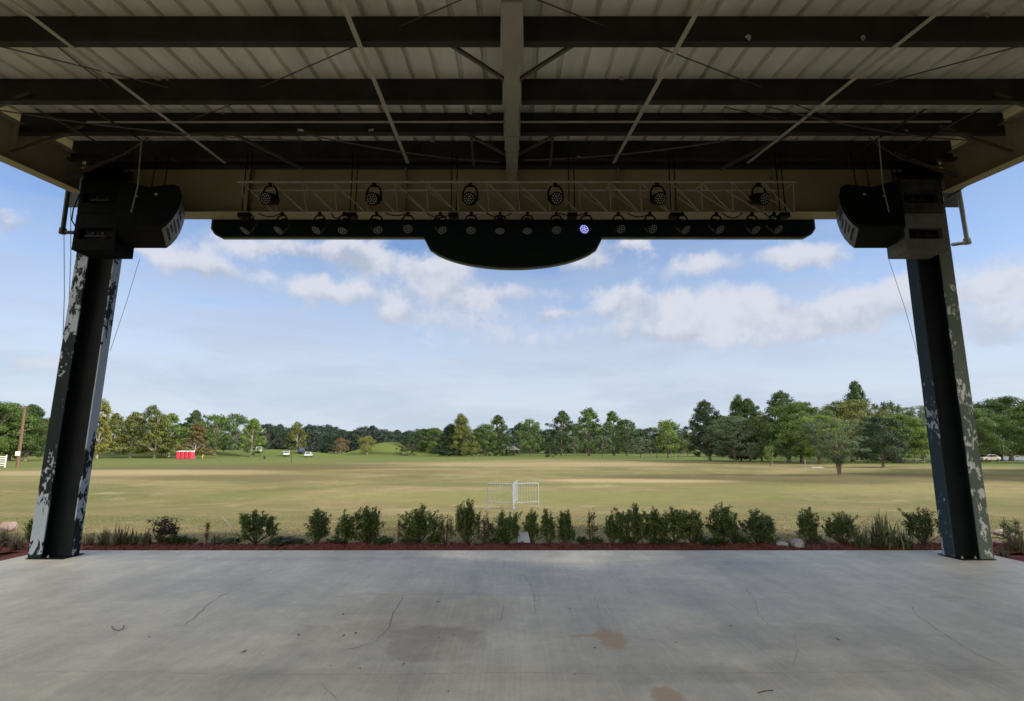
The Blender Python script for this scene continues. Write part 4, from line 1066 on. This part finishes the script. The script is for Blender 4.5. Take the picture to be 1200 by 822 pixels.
for j, (px, by_, h, mt) in enumerate(((4, 641, .38, 'bladed'), (18, 646, .30, 'bladed'), (104, 641, .30, 'bladed'), (120, 640, .34, 'blade'), (138, 641, .40, 'bladed'), (156, 640, .36, 'blade'), (170, 641, .30, 'bladed'), (-12, 650, .34, 'bladed'))):
    clump(px, by_, h * 1.05, j % 3, ['dry straggling grass clump at the left edge of the photo', 'low dry grass clump between the left edge and the left column', 'dry clump hugging the right side of the left column', 'greener clump second right of the left column', 'tall dry clump with twigs third right of the left column', 'green clump just left of the leaning reddish shrub', 'dry clump under the leaning reddish shrub', 'grass clump half out of the left edge'][j], mt, 'grass clumps by the left column')

def rock(p, s, mat, label, seed, flat=.55):
    bm = bmesh.new(); bmesh.ops.create_icosphere(bm, subdivisions=3, radius=1)
    rd = random.Random(seed); cuts = [(Vector((rd.gauss(0, 1), rd.gauss(0, 1), rd.gauss(0, 1))).normalized(), rd.uniform(.55, .85)) for _ in range(9)]
    for v in bm.verts:
        for n_, d in cuts:
            k = v.co.dot(n_)
            if k > d: v.co -= n_ * (k - d)
        v.co = Vector((v.co.x * s[0], v.co.y * s[1], v.co.z * s[2]))
    me = bpy.data.meshes.new('rock'); bm.to_mesh(me); bm.free(); me.materials.append(mat)
    o = obj('rock', me); o.location = p; o.rotation_euler = (0, 0, rd.uniform(0, 3)); return tag(o, label, 'rock', 'stones in the bed')
rock(on_z(937, 642, -.02) + Vector((0, .1, .04)), (.17, .12, .10), M['stone_grey'], 'pale grey rock at the concrete edge between two shrubs', 1)
rock(on_z(920, 642, -.02) + Vector((0, .08, .02)), (.11, .09, .07), M['stone_grey'], 'darker grey rock lying left against the pale one', 2)
rock(on_z(10, 622, -.06) + Vector((0, 0, .08)), (.16, .11, .11), M['stone_pink'], 'pinkish block stone left of the left column', 3)
rock(on_z(1176, 627, -.06) + Vector((0, 0, .02)), (.2, .14, .08), M['stone_pink'], 'flat pinkish stone farther back right of the right column', 4)
rock(on_z(1168, 640, -.04) + Vector((0, 0, .03)), (.15, .11, .08), M['stone_pink'], 'pale stone touching the right side of the right column', 5)
# pale sheet dropped behind the shrubs, and a pale stick
p = on_z(613, 634, -.06)
s_ = MB().add([(-.16, 0, 0), (.20, -.08, -.02), (.13, .10, .27), (-.14, .12, .25), (-.16, .012, .004), (.20, -.068, -.016), (.13, .112, .274), (-.14, .132, .254)], [(0,1,2,3),(7,6,5,4),(0,4,5,1),(1,5,6,2),(2,6,7,3),(3,7,4,0)]).build('plastic_sheet', M['sheet']); s_.location = (p.x, 9.95, -.04); s_.scale = (.62, .62, .72)
tag(s_, 'pale blue white sheet propped between the shrubs below the barricade', 'sheet')
st_ = [on_z(260, 606, -.35), on_z(272, 620, -.28), on_z(282, 632, -.2)]
st_ = [Vector((q.x, min(q.y, 14), gz(q.x, min(q.y, 14)) + .03)) for q in st_]
tag(MB().tube([at(260, 606, 12.6), at(271, 618, 11.6), at(281, 634, 10.5)], .010, 6).build('stick', M['rope']), 'pale thin stick leaning out of the bed left of the rounded shrub', 'stick')

# ------------------------------------------------------------------ things on the field
# crowd barricades: three panels
def barricade(p, q, label):
    p, q = Vector(p), Vector(q); d = (q - p); ln = d.length
    r = empty('barricade', p, math.atan2(d.y, d.x)); H = 1.06
    rr = .025
    MB().tube([(0, 0, 0), (0, 0, H - .06), (.03, 0, H - .015), (.08, 0, H), (ln - .08, 0, H), (ln - .03, 0, H - .015), (ln, 0, H - .06), (ln, 0, 0)], rr, 8).tube([(0, 0, .26), (ln, 0, .26)], rr * .8, 8).build('frame', M['galv'], r)
    for k in range(1, int(ln / .115)):
        x = k * ln / int(ln / .115); MB().tube([(x, 0, .26), (x, 0, H - .02)], .007, 6).build('upright', M['galv'], r)
    for x in (.0, ln):
        MB().bar((x, -.28, .012), (x, .28, .012), .05, .012).build('foot', M['galv'], r)
    return tag(r, label, 'barricade', 'metal crowd barricades')
yb_ = 24.2; g0 = lambda px, y: Vector((at(px, 598, y).x, y, gz(at(px, 598, y).x, y)))
barricade(g0(571, 24.6), g0(601, 24.2), 'left panel of the metal crowd barricade')
barricade(g0(602, 24.25), g0(631, 24.6), 'right panel of the metal crowd barricade')
barricade(g0(601.5, 23.9), g0(606, 26.2), 'barricade panel turned end on between the other two')

def portable(px, label):
    p = at(px, 538, 141); r = empty('portable_toilet', (p.x, 141, gz(p.x, 141)), R(-14)); r.scale = (.88, .9, .88)
    MB().box((-.52, -.55, .08), (.52, .55, 2.1)).build('cabin', M['red'], r, .03)
    MB().box((-.38, -.575, .15), (.38, -.552, 1.95)).build('door', M['redd'] if px < 209 else M['red'], r)
    mb = MB(); mb.prism([(-.56, -.6, 2.1), (.56, -.6, 2.1), (.5, -.6, 2.22), (.25, -.6, 2.36), (-.25, -.6, 2.36), (-.5, -.6, 2.22)], (0, 1.2, 0)); mb.build('roof', M['roofwhite'], r)
    MB().box((-.5, -.6, 0), (.5, .6, .075)).build('base', M['dark'], r)
    MB().tube([(.4, .4, 2.3), (.4, .4, 2.6)], .05, 8).build('vent_pipe', M['roofwhite'], r)
    return tag(r, label, 'portable toilet', 'red portable toilets')
for px, lab in zip((209.5, 214.3, 219.2, 224.0), ('leftmost red portable toilet with the darkest door', 'second red portable toilet from the left', 'third red portable toilet from the left', 'rightmost red portable toilet beside the rust brown tree')): portable(px, lab)

def car(px, row, mat, rz, label, van=False, Y=None):
    Y = Y or (EYE - GZ) / -(ray(px, row)[2] / ray(px, row)[1]); p = at(px, row, Y); r = empty('parked_car', (p.x, Y, gz(p.x, Y)), rz)
    h = 1.8 if van else 1.45
    body = [(-2.2, .35), (-2.25, .8), (-1.9, .92), (-1.2 if not van else -1.9, .95), (-.7 if not van else -1.5, h), (.9 if not van else 2.0, h), (1.5 if not van else 2.2, .98), (2.15, .92), (2.25, .75), (2.2, .35)]
    MB().prism([(x, -.86, z) for x, z in body], (0, 1.72, 0)).build('body', mat, r, .05)
    gl = [(-1.05 if not van else -1.7, 1.0), (-.66 if not van else -1.42, h - .08), (.82 if not van else 1.9, h - .08), (1.3 if not van else 2.05, 1.0)]
    for y in (-.885, .868): MB().prism([(x, y, z) for x, z in gl], (0, .016, 0)).build('window', M['glass'], r)
    for (xa, za, xb, zb) in (((-1.16, 1.0, -.75, h - .09), (1.44, 1.02, .98, h - .09)) if not van else ((-1.86, 1.0, -1.56, h - .12), (2.17, 1.03, 2.04, h - .10))):
        sg = -1 if xa < 0 else 1
        MB().prism([(xa + sg * .03, -.74, za), (xb + sg * .03, -.70, zb), (xb + sg * .03, .70, zb), (xa + sg * .03, .74, za)], (sg * .015, 0, .01)).build('windscreen' if sg > 0 else 'rear_window', M['glass'], r)
    for x in (-1.4, 1.4):
        for y in (-.88, .70): MB().lathe([(.30, 0), (.33, .02), (.33, .17), (.30, .19)], 14, Matrix.Translation((x, y + .19, .33)) @ Matrix.Rotation(math.pi/2, 4, 'X')).build('wheel', M['tyre'], r)
    return tag(r, label, 'car', 'parked cars under the trees')
car(335.5, 533.3, M['carwhite'], 1.95, 'white car with blue tinted top parked left of the lone olive tree', Y=170)
car(352.5, 533.3, M['carblue'], 2.05, 'dark blue vehicle parked right behind the lone olive tree', True, Y=178)
car(361.5, 533.3, M['carwhite'], 1.75, 'white car parked right of the dark blue vehicle', Y=168)
car(236, 532.5, M['carblue'], 0, 'dark blue car in the shade right of the rust brown tree', Y=172)
car(245, 532.5, M['cargrey'], 0, 'teal grey car in the shade left of the rounded green tree', Y=175)
car(161, 532, M['carwhite'], .1, 'white car glimpsed behind the olive trees at left', Y=185)
car(303, 531, M['carwhite'], 2.0, 'white van end on behind the light green tree', True, Y=175)
car(1158, 541, M['palecar'], .2, 'pale car right of the right column under the trees', Y=112)
# yellow marker, posts, pole, gate, shed, tables, bin
p = at(237, 536, 150); r = empty('yellow_hydrant', (p.x, 150, gz(p.x, 150)))
MB().lathe([(.2, 0), (.2, .1), (.16, .12), (.16, .8), (.22, .82), (.22, .9), (.14, 1.05), (.05, 1.15)], 12).tube([(-.32, 0, .6), (.32, 0, .6)], .09, 8).build('barrel', M['yellow'], r); tag(r, 'small yellow marker standing right of the red toilets', 'hydrant')
def post(px, base, top, Y, r_, mat, label, cat='post'):
    p, q = at(px, base, Y), at(px, top, Y); g = gz(p.x, Y)
    mb = MB().tube([(p.x, Y, g), (q.x, Y, q.z)], r_, 8); mb.lathe([(r_ * 1.3, -.05), (r_ * 1.3, .05)], 8, Matrix.Translation((q.x, Y, q.z)))
    return tag(mb.build('post', mat), label, cat)
post(341.5, 543, 533, 100, .05, M['dark'], 'dark slim post on the lawn below the lone olive tree')
post(310, 538, 535, 141, .25, M['dark'], 'dark stubby bin on the lawn right of the light green tree', 'bin')
post(943.5, 556, 540, 62, .035, M['rope'], 'slim stake on the lawn left of the nearest right tree', 'stake')
post(905, 548, 530, 80, .03, M['rope'], 'slim stake tied beside the thin sapling', 'stake')
pp = (EYE - GZ) / -(ray(20, 548.5)[2] / ray(20, 548.5)[1]); b0, t0 = at(20.3, 548.5, pp), at(29.5, 476, pp)
r = empty('utility_pole', b0)
MB().tube([(0, 0, 0), ((t0.x - b0.x), 0, t0.z - b0.z)], [.22, .15], 10).build('pole', M['wood'], r)
f_ = (548.5 - 532) / (548.5 - 476)
MB().box(((t0.x-b0.x) * f_ - .32, -.26, (t0.z-b0.z) * f_ - .3), ((t0.x-b0.x) * f_ + .32, -.22, (t0.z-b0.z) * f_ + .3)).build('sign_panel', M['white'], r)
MB().bar((t0.x-b0.x - .9, 0, t0.z-b0.z - .25), (t0.x-b0.x + .9, 0, t0.z-b0.z - .25), .09).build('crossarm', M['wood'], r)
tag(r, 'leaning brown wooden utility pole with a small white sign at left', 'utility pole')
g_ = (EYE - GZ) / -(ray(0, 548)[2] / ray(0, 548)[1]); p = at(-3, 548, g_); r = empty('white_gate', (p.x, g_, gz(p.x, g_)), .5)
mb = MB()
for z in (.3, .6, .9, 1.2, 1.5): mb.bar((-.9, 0, z), (.75, 0, z), .07, .1)
mb.build('rail', M['white'], r)
for x in (-.9, -.1, .75): MB().box((x - .06, .06, 0), (x + .06, .16, 1.75)).build('gate_post', M['white'], r)
tag(r, 'white railed gate cut by the left edge of the photo', 'gate')
p = at(597, 533, 205); r = empty('picnic_shelter', (p.x, 205, gz(p.x, 205)), .4)
MB().prism([(-3.4, -2.4, 2.2), (3.4, -2.4, 2.2), (0, -2.4, 3.9)], (0, 4.8, 0)).build('roof', M['shedroof'], r)
for x in (-3, 3):
    for y in (-2.1, 2.1): MB().box((x - .1, y - .1, 0), (x + .1, y + .1, 2.18)).build('post', M['picnic'], r)
MB().box((-2.8, 1.2, 0), (2.8, 1.4, 2.15)).build('wall', M['picnic'], r)
tag(r, 'low grey gabled shelter under the trees near the middle', 'shelter')
def table(px, Y, label, lx=.0):
    p = at(px, 541, Y); r = empty('picnic_table', (p.x, Y, gz(p.x, Y)), lx)
    MB().box((-1, -.4, .70), (1, .4, .75)).build('table_top', M['picnic'], r)
    for y in (-.72, .72): MB().box((-1, y - .14, .42), (1, y + .14, .46)).build('bench_seat', M['picnic'], r)
    for x in (-.75, .75): MB().bar((x, -.7, 0), (x, .25, .69), .08).bar((x, .7, 0), (x, -.25, .69), .08).build('leg_frame', M['picnic'], r)
    tag(r, label, 'picnic table', 'picnic tables under the right trees')
table(1066, 100, 'picnic table left under the trees by the right column'); table(1075, 97, 'picnic table touching the left edge of the right column', .3)
p = at(1049.5, 542, 100); r = empty('litter_bin', (p.x, 100, gz(p.x, 100)))
MB().lathe([(.42, 0), (.45, .1), (.48, 1.2), (.50, 1.25), (.50, 1.32)], 14).build('drum', M['dark'], r); MB().lathe([(.52, 1.325), (.52, 1.38), (.2, 1.55)], 14).build('lid', M['dark'], r)
tag(r, 'dark litter bin under the trees left of the picnic tables', 'bin')
p = at(957, 549, 75); o = MB().box((-.85, -.35, 0), (.85, .35, .10)).box((-.7, -.25, .102), (.7, .25, .16)).build('concrete_pad', M['stone_grey'], None, .02); o.location = (p.x, 75, gz(p.x, 75)); tag(o, 'flat pale slab lying on the lawn under the right trees', 'slab')
# lagoon at far right
mw, ntw, bw = new_mat('water'); bw.inputs['Base Color'].default_value = (.03, .05, .05, 1); bw.inputs['Roughness'].default_value = .18
nw = noise(ntw, .6, 3, .5, coord(ntw, 'Object', (1, 3, 1))); bump(ntw, bw, nw.outputs['Fac'], .15, .05)
tag(MB().add([(104, 118, GZ + .06), (260, 112, GZ + .06), (280, 190, GZ + .06), (120, 165, GZ + .06)], [(0, 1, 2, 3)]).build('water', mw), 'still dark lagoon at the right edge', None, None, 'structure')

# fallen leaves and twigs on the floor
def leaf_mesh(seed):
    rd = random.Random(seed); mb = MB(); n_ = 8; vs = [(0, 0, .006)]
    for k in range(n_):
        a = 6.283 * k / n_; vs.append((.034 * math.cos(a) * rd.uniform(.8, 1.1), .015 * math.sin(a) * rd.uniform(.8, 1.1), .004 + rd.uniform(0, .012)))
    mb.add(vs, [(0, 1 + k, 1 + (k + 1) % n_) for k in range(n_)])
    mb.tube([(.033, 0, .006), (.055, .004, .005)], .0015, 4)
    return mb.mesh('fallen_leaf', M['deadleaf'])
LM = [leaf_mesh(k) for k in range(4)]
for k, (px, py) in enumerate(((402, 721), (402, 746), (417, 743), (422, 784), (473, 779), (387, 781), (515, 748), (531, 744), (513, 706), (525, 811), (697, 760), (792, 754), (668, 714), (673, 791), (982, 750), (857, 734), (350, 745), (285, 765), (175, 747))):
    o = obj('fallen_leaf', LM[k % 4]); o.location = on_z(px, py, 0); o.rotation_euler = (0, 0, random.uniform(0, 6)); s = random.uniform(.45, .85) * (1.0 if py < 770 else .5); o.scale = (s, s, s)
    tag(o, 'small dry brown leaf lying on the concrete floor', 'leaf', 'dry leaves on the stage floor')
tw = [on_z(x, y, .006) for x, y in ((131, 734), (133, 738), (139, 739), (144, 737), (145, 733))]
tag(MB().tube(tw, .0032, 5).build('twig', M['deadleaf']), 'curled dark twig on the left part of the floor', 'twig')
tw = [on_z(x, y, .006) for x, y in ((888, 812), (896, 810), (906, 809))]
tag(MB().tube(tw, .0032, 5).build('twig', M['deadleaf']), 'short reddish twig on the floor near the bottom right', 'twig')

# ------------------------------------------------------------------ light
SUN_AZ, SUN_EL = 100, 26        # clockwise from straight ahead
sun = bpy.data.lights.new('sun', 'SUN'); sun.energy = 3.0; sun.angle = R(1.5); sun.color = (1, .93, .82)
so = bpy.data.objects.new('sun', sun); COL.objects.link(so)
d = Vector((math.sin(R(SUN_AZ)) * math.cos(R(SUN_EL)), math.cos(R(SUN_AZ)) * math.cos(R(SUN_EL)), math.sin(R(SUN_EL))))
so.rotation_euler = d.to_track_quat('Z', 'Y').to_euler(); so.location = d * 60
w = bpy.data.worlds.new('World'); scene.world = w; w.use_nodes = True
nt = w.node_tree; bg = nt.nodes['Background']
sky = N(nt, 'ShaderNodeTexSky', sky_type='NISHITA', sun_disc=False); sky.sun_elevation = R(SUN_EL); sky.sun_rotation = R(SUN_AZ)
sky.air_density = 1.0; sky.dust_density = .6; sky.ozone_density = 2.0
tc = N(nt, 'ShaderNodeTexCoord'); sep = N(nt, 'ShaderNodeSeparateXYZ'); L(nt, tc.outputs['Generated'], sep.inputs[0])
# warp the viewing direction a little so the cloud edges billow
wn = noise(nt, 9, 6, .62, tc.outputs['Generated']); wv = N(nt, 'ShaderNodeVectorMath', operation='SUBTRACT'); L(nt, wn.outputs['Color'], wv.inputs[0]); wv.inputs[1].default_value = (.5, .5, .5)
ws = N(nt, 'ShaderNodeVectorMath', operation='SCALE'); L(nt, wv.outputs[0], ws.inputs[0]); ws.inputs['Scale'].default_value = .10
wa = N(nt, 'ShaderNodeVectorMath', operation='ADD'); L(nt, tc.outputs['Generated'], wa.inputs[0]); L(nt, ws.outputs[0], wa.inputs[1])
s2 = N(nt, 'ShaderNodeSeparateXYZ'); L(nt, wa.outputs[0], s2.inputs[0])
az = math_n(nt, 'ARCTAN2', s2.outputs[0], s2.outputs[1]); el = math_n(nt, 'ARCSINE', s2.outputs[2])
CL = [(345, 292, 95, 15, 1), (420, 300, 28, 22, 1), (250, 322, 48, 14, .9), (388, 346, 52, 16, 1), (460, 373, 28, 14, .9), (512, 336, 50, 28, .9), (505, 310, 32, 14, .9), (600, 346, 48, 14, .7), (690, 302, 38, 18, 1), (650, 373, 20, 8, .8),
      (728, 356, 58, 17, .95), (822, 314, 42, 19, .9), (855, 366, 95, 24, .75), (950, 298, 68, 15, .95), (985, 368, 90, 26, .8), (1165, 328, 60, 22, 1), (1165, 378, 70, 26, .8), (10, 254, 34, 14, .9), (745, 294, 18, 9, .8), (40, 425, 60, 14, .5), (200, 300, 60, 16, .7), (1060, 350, 60, 30, .6), (560, 375, 60, 12, .5), (770, 385, 90, 12, .6), (130, 330, 60, 14, .45),
      (620, 400, 160, 14, .45), (300, 265, 60, 10, .5), (-120, 300, 90, 30, 1), (1330, 300, 90, 40, 1), (-300, 380, 200, 40, .9), (1500, 380, 200, 40, .9), (900, 400, 140, 14, .5)]
dens = None; topw = None
for (px, py, hw, hh, am) in CL:
    dd = Vector(ray(px, py)).normalized(); a0, e0 = math.atan2(dd.x, dd.y), math.asin(dd.z)
    dx_ = Vector(ray(px + hw, py)).normalized(); wa_ = abs(math.atan2(dx_.x, dx_.y) - a0) * 1.16
    dy_ = Vector(ray(px, py - hh)).normalized(); we_ = abs(math.asin(dy_.z) - e0) * 1.3
    u = math_n(nt, 'DIVIDE', math_n(nt, 'SUBTRACT', az, a0), wa_)
    vv = math_n(nt, 'DIVIDE', math_n(nt, 'SUBTRACT', el, e0), we_)
    vn = math_n(nt, 'MULTIPLY', math_n(nt, 'MINIMUM', vv, 0), 1.35); vp = math_n(nt, 'MAXIMUM', vv, 0)
    q = math_n(nt, 'ADD', math_n(nt, 'ADD', math_n(nt, 'MULTIPLY', u, u), math_n(nt, 'MULTIPLY', vn, vn)), math_n(nt, 'MULTIPLY', vp, vp))
    gsn = math_n(nt, 'MULTIPLY', math_n(nt, 'POWER', 2.71828, math_n(nt, 'MULTIPLY', q, -1.1)), am)
    tw_ = math_n(nt, 'MULTIPLY', gsn, vv)
    dens = gsn if dens is None else math_n(nt, 'ADD', dens, gsn)
    topw = tw_ if topw is None else math_n(nt, 'ADD', topw, tw_)
cn = noise(nt, 15, 10, .58, tc.outputs['Generated'], .15)
cn2 = noise(nt, 5, 4, .6, tc.outputs['Generated'])
dn = math_n(nt, 'ADD', dens, math_n(nt, 'MULTIPLY', math_n(nt, 'SUBTRACT', cn.outputs['Fac'], .5), 1.75))
mask = math_n(nt, 'MULTIPLY', sstep(nt, dn, .30, .95), .92)
lightn = sstep(nt, math_n(nt, 'ADD', topw, math_n(nt, 'MULTIPLY', math_n(nt, 'SUBTRACT', cn.outputs['Fac'], .5), 2.0)), -.55, .35)
CLOUDW, CLOUDG = (3.95, 4.05, 4.5), (2.5, 2.8, 3.45)
ccol = mix(nt, lightn, CLOUDG, CLOUDW)
# thin veil of high cloud thickening towards the horizon
hz_n = noise(nt, 3.2, 6, .6, None, .3); mpz = N(nt, 'ShaderNodeMapping'); mpz.inputs['Scale'].default_value = (1, 1, 5); L(nt, tc.outputs['Generated'], mpz.inputs['Vector']); L(nt, mpz.outputs[0], hz_n.inputs['Vector'])
ez = math_n(nt, 'ARCSINE', sep.outputs[2])
veil = math_n(nt, 'SUBTRACT', 1, sstep(nt, math_n(nt, 'ADD', ez, math_n(nt, 'MULTIPLY', math_n(nt, 'SUBTRACT', hz_n.outputs['Fac'], .5), .35)), .08, .50))
veil = math_n(nt, 'MULTIPLY', veil, .88)
vcol = mix(nt, sstep(nt, hz_n.outputs['Fac'], .35, .65), (3.1, 3.5, 4.2), (3.75, 4.1, 4.65))
SKYG = (.66, .80, 1.0)
skc = mix(nt, 1.0, sky.outputs[0], SKYG, 'MULTIPLY')
cc = mix(nt, veil, skc, vcol)
cc = mix(nt, mask, cc, ccol)
# unseen bank of overbright cumulus added behind the camera to light the stage
bank = math_n(nt, 'ADD', math_n(nt, 'MULTIPLY', sep.outputs[1], -1.0), math_n(nt, 'MULTIPLY', math_n(nt, 'SUBTRACT', cn2.outputs['Fac'], .5), .9))
cc = mix(nt, math_n(nt, 'MULTIPLY', sstep(nt, bank, -.2, .35), .9), cc, mix(nt, lightn, (12.0, 11.3, 9.9), (17.0, 16.0, 14.0)))
L(nt, cc, bg.inputs['Color']); bg.inputs['Strength'].default_value = .10
vs_ = scene.view_settings
vs_.view_transform = 'Standard'; vs_.look = 'None'; vs_.exposure = 0.87; vs_.gamma = 1.0; vs_.use_curve_mapping = False
scene.render.engine = 'CYCLES'
cy = scene.cycles; cy.max_bounces = 8; cy.diffuse_bounces = 5; cy.glossy_bounces = 3; cy.transmission_bounces = 3; cy.use_denoising = True
cy.caustics_reflective = False; cy.caustics_refractive = False
